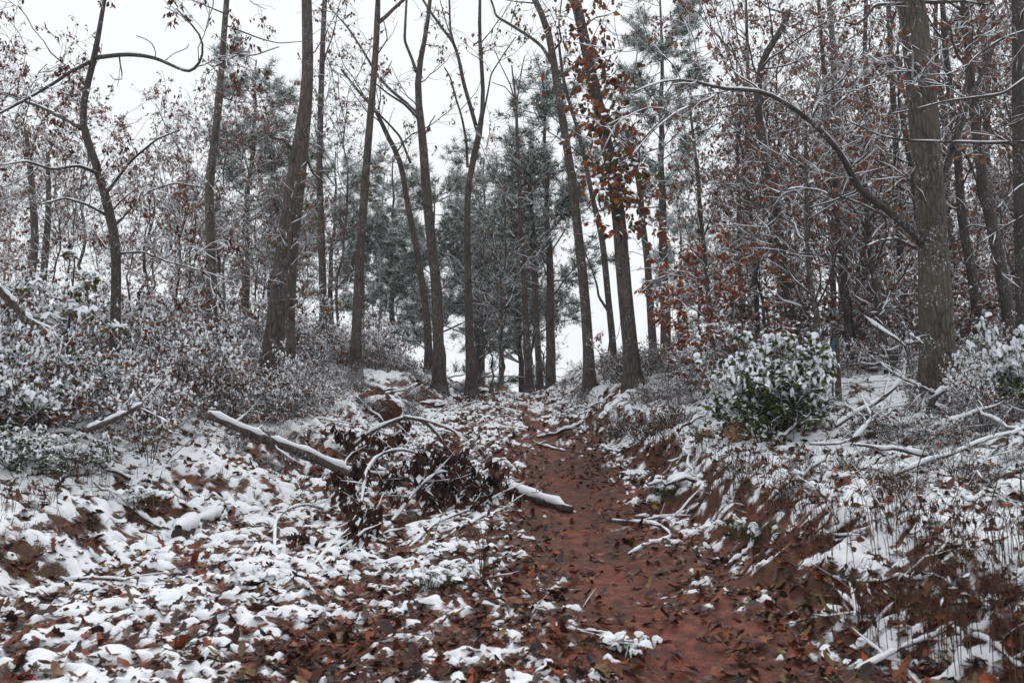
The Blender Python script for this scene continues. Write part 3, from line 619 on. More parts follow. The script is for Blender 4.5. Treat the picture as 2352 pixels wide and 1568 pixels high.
A = Acc(); q = np.array(vine_points(420)); leaves(A, np.stack([q, q + [0, 0, .02]], 1), 840, (.11, .19), RUST + GREEN + BROWN, .8, .55, 0, .36, (0, 1), .01); link('foliage', A.mesh('foliage', [M['leaf'], M['snow']], False), vine[0], kind='stuff')
cr = link("crown", None, oakA[0]); single_leaves(cr, sample_on(oakA[3][2], 300, .2, .03), (.065, .11), RM_OAK, False, (1., 1.6))
bee = hero("beech_sapling", "rust-leaved beech sapling drooping sprays under snow beside the slope", "tree", [(1600, 560, 3), (1620, 620, 5), (1632, 700, 7), (1640, 800, 9), (1642, 830, 10)], 15.5,
    [([(1630, 690), (1590, 640), (1540, 630), (1480, 650)], 3, 1.5, -.6), ([(1620, 620), (1660, 570), (1700, 580), (1720, 620)], 3, 1.5, .5), ([(1612, 600), (1580, 560), (1550, 570), (1500, 620)], 3, 1.5, .3), ([(1636, 740), (1580, 700), (1520, 720)], 3, 1.5, -.8), ([(1625, 640), (1650, 600), (1640, 555)], 3, 1.5, -.5)],
    'bark', dict(n=(40, 120, 300), L=((.3, .8), (.2, .45), (.1, .3)), t=(.2, 1), trop=-.05, leaves=1300, size=(.08, .13), cols=RUST, droop=.8, lsnow=.5, snow=.006, wr=.3))
cr = link("crown", None, bee[0]); single_leaves(cr, sample_on(bee[3][2], 300, .2, .05), (.10, .15), RM_BEECH, False, (.5, 1.3))
red = hero("beech_seedling", "little red-leaved beech seedling in front of the slim twin stem", "tree", [(1405, 740, 2), (1398, 800, 3), (1390, 850, 4), (1385, 880, 4)], None,
    [([(1395, 810), (1420, 770), (1425, 740)], 2, 1, .2), ([(1392, 830), (1370, 800), (1345, 790)], 2, 1, -.2)], 'twig', dict(n=(8, 20, 50), L=((.15, .35), (.1, .2), (.05, .15)), t=(.1, 1), leaves=20, cols=RUST, size=(.05, .08), snow=.004), flare=1., k=8)
cr = link("crown", None, red[0]); single_leaves(cr, sample_on(red[3][2], 60, .2, .03), (.07, .11), RM_BEECH, False, (.6, 1.4))
mpl = hero("maple_sapling", "olive-leaved maple sapling bowed with snow below the crooked oak", "tree", [(172, 590, 3), (168, 650, 4), (160, 720, 5), (155, 800, 6), (150, 900, 7)], 10.8,
    [([(160, 720), (120, 680), (100, 660)], 3, 1.5, -.2), ([(165, 690), (200, 650), (225, 640)], 3, 1.5, .2), ([(157, 780), (200, 730), (240, 735)], 3, 1.5, -.2), ([(155, 800), (120, 760), (90, 750)], 3, 1.5, .2)], 'twig', dict(n=(14, 30, 50), L=((.12, .3), (.08, .2), (.05, .12)), t=(.3, 1), leaves=0, snow=.007), k=8)
cr = link("crown", None, mpl[0]); single_leaves(cr, sample_on(mpl[3][1], 130, .3, .03), (.09, .15), RM_GREEN, True, (.4, 1.2))
A = Acc(); q = sample_on(mpl[3][1], 60, .4, .03); domes(A, q + [0, 0, .02], .03 + .04 * rng.random(60), .02 + .025 * rng.random(60)); link("snow", A.mesh("snow", [M['snow']]), mpl[0], kind="stuff")

# ------------------------------------------------------------------ woods: variants, copied
def woods_variant(name, label, cat, group, h, r0, mat, spec, lean=.4, limbs=5, t_limb=(.35, .95), Llimb=(1.5, 3.5)):
    root = thing(name, label, cat, (0, 0, 0), 0, group); k = 14
    zz = np.linspace(0, h, k); P = np.stack([np.cumsum(rng.normal(0, lean * .12, k)), np.cumsum(rng.normal(0, lean * .12, k)), zz - .15], 1)
    W = r0 * (1 - .8 * (zz / h)) ; W[0] *= 1.3
    A = Acc(); tubes(A, P[None], W[None], 9); link("trunk", A.mesh("trunk", [M[mat]]), root)
    Q, q = grow(P[None], W[None], limbs, t_limb, Llimb, (30, 65), k, .5, .2, .1, .01)
    A = Acc(); tubes(A, Q, q, 6); link("limbs", A.mesh("limbs", [M[mat]]), root, kind="stuff")
    crown(root, None, np.concatenate([P[None], Q]), np.concatenate([W[None], q]), spec)
    return root
G_US = "brown-leaved understory oaks on the fence side"
LB_US = "snow-dusted understory oak full of brown leaves in woods beyond the fence"
US = dict(n=(36, 150, 500), L=((.7, 2.0), (.4, 1.1), (.2, .55)), t=(.15, 1), trop=.05, leaves=3200, size=(.06, .11), cols=BROWN + [(.3, .15, .11), (.26, .11, .08)], droop=1.3, lsnow=.35, snow=.005, cluster=2, rmin=.003, wr=.3)
BARE = dict(n=(30, 110, 340), L=((.6, 1.8), (.4, 1.0), (.2, .5)), t=(.12, 1), trop=.1, leaves=500, size=(.05, .10), cols=BROWN + OLIVE, droop=1.2, lsnow=.3, snow=.0055, rmin=.003, wr=.28)
protos = {'us': [woods_variant("understory_oak", LB_US, "tree", G_US, h, .07, 'bark_dark', US, .9, 7) for h in (6.5, 8., 9.5, 11.)],
          'bare': [woods_variant("bare_sapling", "thin bare sapling with snow-lined twigs in the hillside thicket", "tree", "bare snowy saplings on the hillside", h, .045, 'bark', BARE, .9, 8) for h in (4.5, 6., 7.5)],
          'tall': [woods_variant("tall_oak", "tall thin-crowned forest oak in the woods behind the banks", "tree", "tall oaks behind the banks", h, .17, 'bark', dict(US, n=(46, 150, 420), t=(.35, 1), leaves=1500, L=((1., 2.6), (.5, 1.3), (.25, .6)), cols=BROWN + OLIVE, lsnow=.2), .7, 9, (.4, .97), (2., 4.5)) for h in (17., 20., 15.)]}
def pine_variant(h, r0, nb, t0):
    root = thing("pine_tree", "snow-frosted green pine standing beyond the crest", "pine tree", (0, 0, 0), 0, "pines beyond the crest"); k = 14
    zz = np.linspace(0, h, k); P = np.stack([np.cumsum(rng.normal(0, .05, k)), np.cumsum(rng.normal(0, .05, k)), zz - .15], 1); W = r0 * (1 - .85 * zz / h); W[0] *= 1.25
    A = Acc(); tubes(A, P[None], W[None], 9); link("trunk", A.mesh("trunk", [M['bark_pine']]), root)
    lf = lambda t: .35 + 1.0 * (1 - t) + .25 * rng.random(len(t))
    B1, R1 = grow(P[None], W[None], nb, (t0, 1.), (1.6, 2.6), (60, 95), 6, .3, .18, .06, .01, lf)
    B2, R2 = grow(B1, R1, nb * 7, (.25, 1), (.3, .9), (25, 60), 4, .5, .2, .12, .005)
    A = Acc(); tubes(A, B1, R1, 5); tubes(A, B2, R2, 3); link("branches", A.mesh("branches", [M['twig']]), root, kind="stuff")
    C = np.concatenate([B2[:, -1], B2[:, 2], B1[:, -1], B1[:, -2]]); D = np.concatenate([B2[:, -1] - B2[:, -2], B2[:, 2] - B2[:, 1], B1[:, -1] - B1[:, -2], B1[:, -1] - B1[:, -2]])
    D = nrm(D) + np.array([0, 0, .35]); m = 26; n = len(C) * m
    c = np.repeat(C, m, 0) + rng.standard_normal((n, 3)) * .05; d = nrm(np.repeat(nrm(D), m, 0) * .7 + rng.standard_normal((n, 3)) * .65); L = .20 + .16 * rng.random((n, 1))
    s = nrm(np.cross(d, rng.standard_normal((n, 3)))) * .013
    V = np.stack([c - s, c + s, c + d * L], 1); frost = rng.random((n, 1)) < (.28 + .35 * (d[:, 2:3] > .3)) * .8
    col = np.where(frost, np.array([[.72, .77, .78]]), pal([(.055, .10, .065), (.075, .125, .075), (.045, .08, .055), (.10, .125, .07)], n))
    A = Acc(); A.add(V.reshape(-1, 3), np.arange(n * 3).reshape(-1, 3), 0, np.repeat(col, 3, 0)); link("needles", A.mesh("needles", [M['needle']], False), root, kind="stuff")
    A = Acc(); w = rng.random(len(C)) < .55; domes(A, C[w] + np.array([0, 0, .05]), .05 + .06 * rng.random(w.sum()), .02 + .03 * rng.random(w.sum())); snow_on(A, B1, R1, .012, .8, 4)
    link("snow", A.mesh("snow", [M['snow']]), root, kind="stuff")
    return root
protos['pine'] = [pine_variant(10.5, .17, 46, .3), pine_variant(14., .2, 44, .42), pine_variant(8., .13, 42, .12)]
first = {}
def put(kind, u, Y, var=None, scale=None, label=None, group=None):
    lst = protos[kind]; v = int(rng.integers(0, len(lst))) if var is None else var
    o = lst[v]
    if first.get((kind, v)): o = copy_tree(o)
    first[(kind, v)] = True
    x = (u - CU) / FPX * Y * 1.005; s = scale or rng.uniform(.88, 1.15)
    o.location = (x, Y, H(x, Y) - .05); o.rotation_euler = (0, 0, rng.random() * 6.28); o.scale = (s, s, s)
    if label: o["label"] = label
    if group: o["group"] = group
    return o
PINE_LB = {(1262, 25.5): 'full-crowned frosted pine right behind the snow-capped burl trunk', (1530, 28): 'tallest frosted pine rising behind the leaf clad trunk', (560, 27): 'frosted pine showing between the kinked mossy tree and hollow oak'}
# pines: the ones the photograph shows, then fillers beyond the crest
for u, Y, v, s in [(1262, 25.5, 0, 1.05), (1530, 28, 1, 1.05), (560, 27, 0, 1.0), (1110, 33, 0, 1.05), (1190, 30, 2, 1.0), (1010, 31, 2, 1.1), (900, 34, 0, 1.0), (760, 33, 0, .95), (1150, 38, 0, 1.0), (830, 40, 1, .8), (1100, 29, 2, .95), (1570, 40, 0, 1.), (500, 40, 0, .9)]:
    put('pine', u, Y, v, s, PINE_LB.get((u, Y), 'snow-frosted green pine in the row beyond the crest'), 'pines beyond the crest')
for i in range(32):
    Yv = rng.uniform(15.5, 36); put('us', rng.uniform(1760 - 5 * (Yv - 14), 2560), Yv)
LBL = "brown-leaved understory oak on the hillside behind the crooked oak"; GRL = "brown-leaved understory oaks on the crooked oak's hillside"
for i in range(14): put('us', rng.uniform(-150, 640), rng.uniform(21, 36), 0, rng.uniform(.7, 1.05), LBL, GRL)
LBC = "brown-leaved understory oak among the pines beyond the crest"; GRC = "brown-leaved understory oaks beyond the crest"
for i in range(5): put('us', rng.uniform(620, 1240), rng.uniform(24, 40), int(rng.integers(0, 2)), rng.uniform(.6, .95), LBC, GRC)
for i in range(14): put('bare', rng.uniform(-150, 640), rng.uniform(17, 30), int(rng.integers(0, 2)), rng.uniform(.7, 1.))
LBB = "thin bare sapling with snow-lined twigs close to the crest"; GRB = "bare snowy saplings near the crest"
for i in range(8): put('bare', rng.uniform(640, 1260), rng.uniform(18, 34), None, None, LBB, GRB)
LBF = "thin bare sapling with snow-lined twigs among fence-side woods"; GRF = "bare snowy saplings in the fence-side woods"
for i in range(12): put('bare', rng.uniform(1560, 2500), rng.uniform(15, 32), None, None, LBF, GRF)
for u0, u1, n, ya, yb in [(1720, 2600, 6, 24, 45), (-200, 100, 2, 40, 55), (640, 1240, 2, 40, 60)]:
    for i in range(n): put('tall', rng.uniform(u0, u1), rng.uniform(ya, yb))

# ------------------------------------------------------------------ shrubs, brush, weeds
def shrub(name, label, cat, group, h, r, nst, ntw, nl, size, cols, lsnow, mat='leaf', droop=.5, cap=0, snow=.004, upr=.3, cluster=1, wr=.4, capr=(.03, .07)):
    root = thing(name, label, cat, (0, 0, 0), 0, group); k = 6
    az = rng.random(nst) * 6.283; rr = r * np.sqrt(rng.random(nst)); P = np.empty((nst, k, 3)); P[:, 0] = np.stack([rr * .35 * np.cos(az), rr * .35 * np.sin(az), np.full(nst, -.05)], 1)
    d = nrm(np.stack([np.cos(az) * rr / h, np.sin(az) * rr / h, np.ones(nst) * (.6 + upr)], 1)); L = h * (.65 + .5 * rng.random(nst))
    for j in range(1, k): d = nrm(d + .18 * rng.standard_normal((nst, 3))); P[:, j] = P[:, j - 1] + d * (L / (k - 1))[:, None]
    Rs = np.linspace(.009, .004, k)[None] * np.ones((nst, 1))
    B1, R1 = grow(P, Rs, ntw, (.2, 1), (.25 * h, .6 * h), (25, 70), 4, .7, .3, .03, .003); B2, R2 = grow(B1, R1, ntw * 2, (.2, 1), (.12 * h, .3 * h), (25, 70), 3, .7, .3, 0, .0025)
    A = Acc(); tubes(A, P, Rs, 4); tubes(A, B1, R1, 3); tubes(A, B2, R2, 3); link("stems", A.mesh("stems", [M['twig']]), root, kind="stuff")
    A = Acc()
    if snow: snow_on(A, P, Rs, snow, .8, 3); snow_on(A, B1, R1, snow, .8, 3); snow_on(A, B2, R2, snow * .9, .8, 3)
    if cap:
        q = sample_on(B2, cap * 2, .3, .03); q = q[np.argsort(-(q[:, 2] + .35 * h * rng.random(cap * 2)))[:cap]]; domes(A, q, capr[0] + (capr[1] - capr[0]) * rng.random(cap) ** 1.5, .018 + .03 * rng.random(cap))
    if A.n: link("snow", A.mesh("snow", [M['snow']]), root, kind="stuff")
    if nl:
        A = Acc(); leaves(A, B2, nl, size, cols, droop, lsnow, .1, wr, (0, 1), .01, cluster); link("foliage", A.mesh("foliage", [M[mat], M['snow']], False), root, kind="stuff")
    return root
SH = {}
SH['thick'] = [shrub("thicket_shrub", "small-leaved snowy shrub in the tangle below the hollow oak", "shrub", "small-leaved shrubs below the hollow oak", h, .7, 13, 80, 1150, (.04, .085), MIXW, .55, cap=260, capr=(.012, .03), snow=.0035) for h in (.8, 1.1, 1.4)]
SH['brush'] = [shrub("bare_brush", "bare snow-lined brush beside the trail near the crest", "shrub", "bare brush near the crest", h, .8, 14, 110, 160, (.03, .06), BROWN, .4, snow=.004, upr=.1) for h in (.7, 1.0)]
SH['weed'] = [shrub("weed_clump", "reddish dead weeds flecked with snow on the fence-side slope", "weeds", "dead weeds on the fence-side slope", h, .5, 30, 60, 500, (.02, .05), [(.16, .07, .05), (.2, .11, .07), (.12, .05, .04)] + OLIVE, .55, snow=.003, upr=.9) for h in (.5, .75)]
SH['ever'] = [shrub("evergreen_bush", "dark green bush loaded with snow in the crooked oak's bank tangle", "bush", "snow-loaded green bushes under the crooked oak", h, .75, 14, 80, 1200, (.05, .09), GREEN, .5, 'leaf_green', .6, cap=260, capr=(.015, .05)) for h in (.7, 1.0)]
SH['bshrub'] = [shrub('brown_shrub', '', 'shrub', None, h, .8, 12, 80, 1100, (.06, .11), BROWN, .45, snow=.004, cap=60, capr=(.015, .035), wr=.3) for h in (1.2, 1.6)]
sf = {}
def plant(kind, x, y, s=1., label=None, group=None, var=None):
    lst = SH[kind]; v = int(rng.integers(0, len(lst))) if var is None else var; o = lst[v]
    if sf.get((kind, v)): o = copy_tree(o)
    sf[(kind, v)] = True
    o.location = (x, y, H(x, y) - .02); o.rotation_euler = (0, 0, rng.random() * 6.28); o.scale = (s, s, s)
    if label: o["label"] = label
    if group: o["group"] = group
    return o
def band(kind, n, u, yy, smin, smax, side, gap=.4, label=None, group=None):
    c = 0
    for _ in range(n * 20):
        if c >= n: break
        Yv = rng.uniform(*yy); x = (rng.uniform(*u) - CU) / FPX * Yv
        if side < 0 and x > xleft(Yv) - gap: continue
        if side > 0 and x < xright(Yv) + gap: continue
        uu = x / Yv * FPX + CU
        if 1850 < uu < 2150 and 7.5 < Yv < 12.6 and (kind != 'weed' or Yv > 11.8): continue
        if 1540 < uu < 1980 and Yv < 11.6 and not (kind == 'weed' and smax < .6): continue
        if 1590 < uu < 1750 and 9.5 < Yv < 11.6: continue          # keep the fence in view
        sc2 = rng.uniform(smin, smax)
        if side < 0: sc2 *= .5 + .5 * float(sst(np.array(xleft(Yv) - x), .4, 3.0))      # lower towards the trail
        plant(kind, x, Yv, sc2, label, group); c += 1
band('thick', 46, (-200, 800), (9.6, 15), .6, 1.1, -1, 1.0)
band('thick', 30, (300, 1050), (12, 22), .6, 1.0, -1, .5)
band('brush', 26, (300, 1120), (13, 25), .7, 1.1, -1, .3)
band('brush', 30, (560, 1120), (11, 24), .55, .9, -1, .0, 'bare snow-lined brush hanging over the trail edge past the long log', 'bare brush past the long log')
band('weed', 26, (480, 1120), (10.5, 23), .7, 1.1, -1, .0, 'reddish dead weeds flecked with snow around the uprooted clods', 'dead weeds around the uprooted clods')
band('ever', 11, (-150, 260), (8.2, 11.), .6, 1.0, -1, 1.2)
band('weed', 46, (1380, 2000), (8.5, 20), .7, 1.2, 1, .25)
band('thick', 44, (1450, 2500), (8.5, 18), .3, .58, 1, 1.0, "small-leaved snowy shrub in the brush along the wire fence", "small-leaved shrubs along the wire fence")
band('brush', 22, (1380, 2450), (9, 22), .4, .75, 1, .4, "bare snow-lined brush on the fence-side bank", "bare brush on the fence-side bank")
for i in range(15): Yv = rng.uniform(14.5, 28); put('us', rng.uniform(1720, 2560), Yv, 0, rng.uniform(.4, .62), "short bushy brown-leaved oak sprout behind the wire fence", "bushy oak sprouts behind the fence")
LBX = "brown-leaved shrub filling the wood floor behind the wire fence"; GRX = "brown-leaved shrubs on the wood floor"
for i in range(24):
    Yv = rng.uniform(13.6, 26); plant('bshrub', (rng.uniform(1640, 2560) - CU) / FPX * Yv, Yv, rng.uniform(.7, 1.3), LBX, GRX)
band('weed', 46, (1650, 2500), (6.4, 11.8), .28, .5, 1, .7, "low dead weeds in snow on the fence-side bank top", "low weeds on the fence-side bank top")
band('brush', 14, (1290, 1470), (17, 26), .35, .6, 1, .0, "low bare brush on the mound where the slim twin stem stands", "low brush on the crest mound")
band('weed', 12, (900, 1130), (16, 24), .5, .8, -1, .1, "reddish dead weeds flecked with snow on the mound at the crest", "dead weeds at the crest mound")
# the two loaded green shrubs on the fence side
def big_shrub(label, u, v, Y, h, r, n):
    s = shrub("laurel_shrub", label, "shrub", None, h, r, 22, 200, n, (.035, .075), [(.09, .13, .035), (.06, .10, .03), (.13, .14, .04), (.05, .08, .025)], .4, 'leaf_green', .7, cap=750, capr=(.014, .038), upr=.6)
    Y = gp(u, v)[1]; x = (u - CU) / FPX * Y; s.location = (x, Y, H(x, Y) - .03); s.scale = (Y / 9,) * 3; return s
big_shrub("broad green shrub heaped with snow beside the cut stump", 1764, 1015, 8.8, .92, .44, 6000)
big_shrub("dark green shrub heaped with snow at the foot of the furrowed oak", 2365, 955, 8.3, .8, .6, 2200)

# grass tufts, snow-bent greens and dead stalks
def blades(acc, n, r, L, w, cols, bend=.6, mat=0):
    az = rng.random(n) * 6.283; rr = r * np.sqrt(rng.random(n)); b = np.stack([rr * np.cos(az), rr * np.sin(az), np.full(n, -.01)], 1)
    o = rng.random(n) * 6.283; d = np.stack([np.cos(o), np.sin(o), 0 * o], 1); Ls = (L[0] + (L[1] - L[0]) * rng.random(n))[:, None]
    P = np.stack([b, b + Ls * (.5 * np.array([0, 0, 1]) + d * bend * .12), b + Ls * (.85 * np.array([0, 0, 1]) * (1 - .3 * bend) + d * bend * .4), b + Ls * (np.array([0, 0, 1]) * (1 - .6 * bend) + d * bend * .8)], 1)
    tubes(acc, P, np.array([[w, w * .9, w * .7, w * .3]]) * np.ones((n, 1)), 3, mat, pal(cols, n))
    return P
def tuft(label, u, v, r, L, cols, snowcap, n=60):
    g0 = gp(u, v); root = thing("grass_tuft", label, "grass tuft", tuple(g0)); A = Acc(); P = blades(A, n, r, L, .003, cols, .9); link("blades", A.mesh("blades", [M['stalk']]), root, kind="stuff")
    A = Acc(); q = sample_on(P, snowcap, .5, .015); domes(A, q + [0, 0, .01], .015 + .045 * rng.random(snowcap) ** 2, .012 + .02 * rng.random(snowcap)); link("snow", A.mesh("snow", [M['snow']]), root, kind="stuff")
GG = [(.07, .10, .03), (.05, .075, .025), (.10, .11, .04)]
tuft("green grass tuft half buried under a mat of snow beside dead stalks", 1010, 1350, .22, (.15, .3), GG, 70, 90)
tuft("cedar-like green seedling wearing a round cap of snow on the clay", 1440, 1500, .09, (.08, .18), GG, 34, 50)
tuft("pale grass tuft feathered with snow among leaf litter", 595, 1345, .14, (.1, .2), GG, 40, 60)
tuft("grass tuft bent under snow at the foot of the bent stalk", 320, 1170, .2, (.15, .3), GG + OLIVE, 50, 80)
tuft("mossy green grass tuft on the bank edge over the clay", 1530, 1140, .2, (.15, .3), GG, 36, 90)
tuft("dark green grass tuft hanging on the red bank face", 1720, 1240, .2, (.15, .3), GG, 20, 90)
DS = [(.10, .05, .035), (.14, .075, .045), (.07, .035, .028), (.18, .11, .07)]
def stalks(u, v, n, r, L, label, group=None, Yv=None):
    g0 = gp(u, v); root = thing("dead_stalks", label, "dead stalks", tuple(g0), 0, group); A = Acc(); P = blades(A, n, r, L, .0032, DS, .35)
    B, rb = grow(P, np.full(P.shape[:2], .003), n * 2, (.4, 1), (.04, .16), (30, 70), 3, .7, .2, .1, .0018); tubes(A, B, rb, 3, 0, pal(DS, len(B)))
    link("stems", A.mesh("stems", [M['stalk']]), root, kind="stuff")
    A = Acc(); leaves(A, B, n * 2, (.03, .07), DARKL + DS, 1.4, .3, .3, .2); link("foliage", A.mesh("foliage", [M['leaf'], M['snow']], False), root, kind="stuff")
for u, v in [(1990, 1440), (2080, 1500), (2160, 1400), (2240, 1480), (2310, 1420), (2290, 1550), (2130, 1300), (2230, 1330), (2330, 1300), (1880, 1250), (1960, 1300), (1800, 1190), (2050, 1220), (1680, 1150), (1640, 1080), (1590, 1050), (1540, 1020), (1500, 1040), (1740, 1100)]:
    stalks(u, v, int(rng.integers(16, 34)), .28, (.25, .6), "cluster of thin dead stalks standing on the cut bank above the clay", "dead stalks on the cut bank")
stalks(1103, 1340, 10, .06, (.4, .75), "dark dead plant with hanging leaves standing alone beside the fallen log")
stalks(60, 1180, 24, .3, (.2, .45), "thin dead stalks on the low bank above the leaf litter", "dead stalks on the low bank")
stalks(200, 1120, 24, .3, (.2, .45), "thin dead stalks on the low bank above the leaf litter", "dead stalks on the low bank")

# short dead grass and twig ends poking through the snow on both banks
A = Acc(); n = 9000; yv = 4 + 14 * rng.random(n) ** 1.3; xv = (-.8 + 1.6 * rng.random(n)) * yv; e = np.maximum(xleft(yv) - xv, xv - xright(yv)); kp = (e > -.1 + .6 * rng.random(n)) & (fbm(xv * 1.3, yv * 1.3, 2, 33) > -.08); xv = xv[kp]; yv = yv[kp]; n = len(xv)
o = rng.random(n) * 6.283; L = (.05 + .17 * rng.random(n) ** 2)[:, None]; d = np.stack([np.cos(o), np.sin(o), 0 * o], 1); b = np.stack([xv, yv, height(xv, yv)], 1); bd = (.2 + .9 * rng.random(n))[:, None]; up1 = np.array([0, 0, 1.])
P = np.stack([b, b + L * (.55 * up1 + d * bd * .25), b + L * (.8 * up1 + d * bd * .9)], 1); tubes(A, P, np.array([[.003, .0025, .001]]) * np.ones((n, 1)), 3, 0, pal([(.10, .05, .035), (.16, .09, .05), (.07, .035, .028), (.10, .10, .035), (.06, .07, .025)], n))
link("grass", A.mesh("grass", [M['stalk']]), kind="stuff", label="short dead grass poking through snow on both banks", category="grass")

# ------------------------------------------------------------------ fallen logs and branches
def fallen(name, label, pieces, mat='bark', amt=.012, twigs=0, group=None, cat="branch", lv=0, lcols=DARKL, sides=9, cover=.85):
    """pieces: (pixels, w0, w1[, depth0, depth1]); ends rest on the ground where no depth is given; first piece is the stem"""
    PP = []; RR = []
    for pc in pieces:
        pts, w0, w1 = pc[:3]; n = len(pts)
        if len(pc) > 3: ya, yb = pc[3], pc[4]
        else: ya, yb = gp(*pts[0])[1], gp(*pts[-1])[1]
        s = np.concatenate([[0], np.cumsum([math.dist(pts[i], pts[i + 1]) for i in range(n - 1)])]); s = s / s[-1]
        Ys = ya + (yb - ya) * s; P = np.array([at(pts[i][0], pts[i][1], Ys[i]) for i in range(n)]); W = np.linspace(w0, w1, n) * .5 * Ys / FPX
        P, W = resample(P, W, 16); g = height(P[:, 0], P[:, 1]); P[:, 2] = np.maximum(P[:, 2], g + W * .6)
        PP.append(P); RR.append(W)
    base = PP[0][0].copy(); base[2] = H(base[0], base[1]); root = thing(name, label, cat, tuple(base), 0, group)
    PP = np.stack(PP) - base; RR = np.stack(RR)
    for i in range(len(PP)):
        A = Acc(); jit = RR[i] * (1 + .13 * rng.standard_normal(16)) * .9; jit[-1] *= .6; tubes(A, PP[i][None], jit[None], sides, cap=True); link("stem" if i == 0 else "limb", A.mesh("stem", [M[mat]]), root)
    A = Acc(); snow_on(A, PP, RR, amt, .72, 7, cover)
    if twigs:
        B, r = grow(PP, RR, twigs, (.1, 1), (.2, .7), (30, 75), 5, .4, .3, .03, .004); B2, r2 = grow(B, r, twigs * 2, (.2, 1), (.1, .35), (30, 70), 4, .6, .3, 0, .003)
        T = Acc(); tubes(T, B, r, 4); tubes(T, B2, r2, 3); link("twigs", T.mesh("twigs", [M['twig']]), root, kind="stuff"); snow_on(A, B, r, .008, .8, 4); snow_on(A, B2, r2, .006, .8, 3)
        if lv:
            Lf = Acc(); leaves(Lf, B2, lv, (.09, .16), lcols, 2.0, .4, .2, .28, (0, 1), .012, 6); link("foliage", Lf.mesh("foliage", [M['leaf'], M['snow']], False), root, kind="stuff")
    link("snow", A.mesh("snow", [M['snow']]), root, kind="stuff")
    return root
fallen("fallen_log", "long pale log sloping off the bank toward the dead-leaf brush", [([(476, 953), (526, 975), (587, 1002), (658, 1026), (719, 1050), (800, 1088)], 20, 23, 9.0, 10.4)], 'bark', .018, 6, cat="log")
fallen("fallen_log", "short barked log lying across the clay trail", [([(1060, 1120), (1125, 1150), (1155, 1160), (1233, 1166), (1273, 1172), (1315, 1178)], 24, 22), ([(1118, 1150), (1128, 1138), (1137, 1128)], 10, 7)], 'bark_dark', .02, 4, cat="log")
fallen("fallen_treetop", "fallen treetop with hanging clumps of dark dead leaves across the trail", [
    ([(780, 1080), (860, 1090), (950, 1100), (1040, 1120), (1120, 1150)], 14, 9), ([(830, 1160), (840, 1080), (870, 1040), (930, 1030), (1000, 1060), (1060, 1100)], 7, 4), ([(900, 1200), (960, 1120), (1010, 1080), (1060, 1090), (1100, 1130)], 7, 3),
    ([(800, 1120), (790, 1060), (830, 1020), (880, 1010)], 6, 3), ([(940, 1260), (1000, 1200), (1080, 1170), (1180, 1140)], 6, 3), ([(880, 1230), (950, 1210), (1040, 1180), (1140, 1150)], 6, 3), ([(720, 1300), (780, 1230), (850, 1190), (920, 1180)], 6, 3)], 'bark_dark', .010, 90, lv=4200)
fallen("fallen_branch", "arched grey branch sweeping over the trail in front of the uprooted clods", [([(811, 1028), (835, 1002), (868, 982), (912, 965), (926, 956), (959, 961), (986, 975), (1007, 995), (1017, 1019), (1044, 1050)], 9, 7), ([(926, 957), (986, 968), (1034, 985), (1074, 1012)], 7, 4, 12.6, 12.8), ([(840, 1035), (850, 1000), (880, 985)], 7, 4)], 'bark', .012, 14)
fallen("fallen_branch", "straight snow-lined branch running down from the uprooted clods", [([(831, 884), (885, 904), (926, 924), (980, 952)], 11, 7), ([(885, 904), (930, 895), (960, 880)], 5, 2, 14, 14.2)], 'bark', .014, 10)
fallen("fallen_branch", "thin snowy branch slanting down the bank near the crest", [([(983, 916), (1013, 928), (1044, 946)], 7, 5)], 'bark', .012, 6)
fallen("fallen_branch", "curved branch resting on the open clay where the trail climbs", [([(1233, 1007), (1273, 998), (1310, 986), (1340, 970)], 6, 9)], 'bark_dark', .014, 3)
fallen("fallen_branch", "short reddish peeled stick lying on the climbing trail", [([(1150, 986), (1179, 984), (1208, 992)], 8, 6)], 'wood', .010, 0)
fallen("fallen_branch", "hooked branch curling over the clay below the cut bank", [([(1405, 1200), (1432, 1194), (1479, 1203), (1516, 1203), (1540, 1223), (1547, 1250), (1527, 1267), (1479, 1274), (1442, 1280)], 8, 4), ([(1459, 1190), (1520, 1195), (1557, 1184), (1605, 1163)], 7, 9)], 'bark', .014, 4)
fallen("fallen_limb", "heavy twisted snow-covered limb sprawled below the furrowed oak", [([(1955, 1018), (1990, 998), (2040, 984), (2101, 974), (2135, 945), (2142, 924), (2145, 901), (2189, 892), (2219, 908), (2240, 941), (2246, 975)], 19, 10, 9.60, 9.60),
    ([(1919, 980), (1966, 947), (2013, 926), (2040, 906), (2067, 879), (2088, 852), (2084, 833), (2091, 799), (2074, 786), (2047, 772), (2017, 752), (1986, 727)], 10, 5, 9.40, 9.80), ([(2081, 789), (2115, 786), (2121, 792), (2100, 775), (2088, 768)], 7, 4, 9.70, 9.50), ([(2145, 931), (2196, 958), (2246, 974)], 13, 9, 9.60, 9.40), ([(2145, 904), (2108, 884), (2074, 870), (2040, 850)], 7, 3, 9.60, 9.30), ([(1860, 1020), (1926, 1020), (1966, 1005), (2000, 965), (2005, 940)], 5, 7, 9.00, 9.20), ([(2110, 1090), (2118, 1030), (2115, 985)], 9, 8, 9.30, 9.55)], 'bark', .017, 40)
fallen("fallen_branch", "forked roots of snowy branches lying over the cut bank edge", [([(1985, 1285), (2020, 1282), (2088, 1272), (2142, 1241), (2199, 1194), (2260, 1155)], 9, 10), ([(2125, 1086), (2176, 1120), (2226, 1150), (2290, 1200)], 11, 8), ([(2142, 1241), (2200, 1260), (2290, 1240), (2350, 1215)], 8, 5), ([(1920, 1260), (1990, 1240), (2060, 1230), (2120, 1200)], 6, 5)], 'bark_dark', .02, 22)
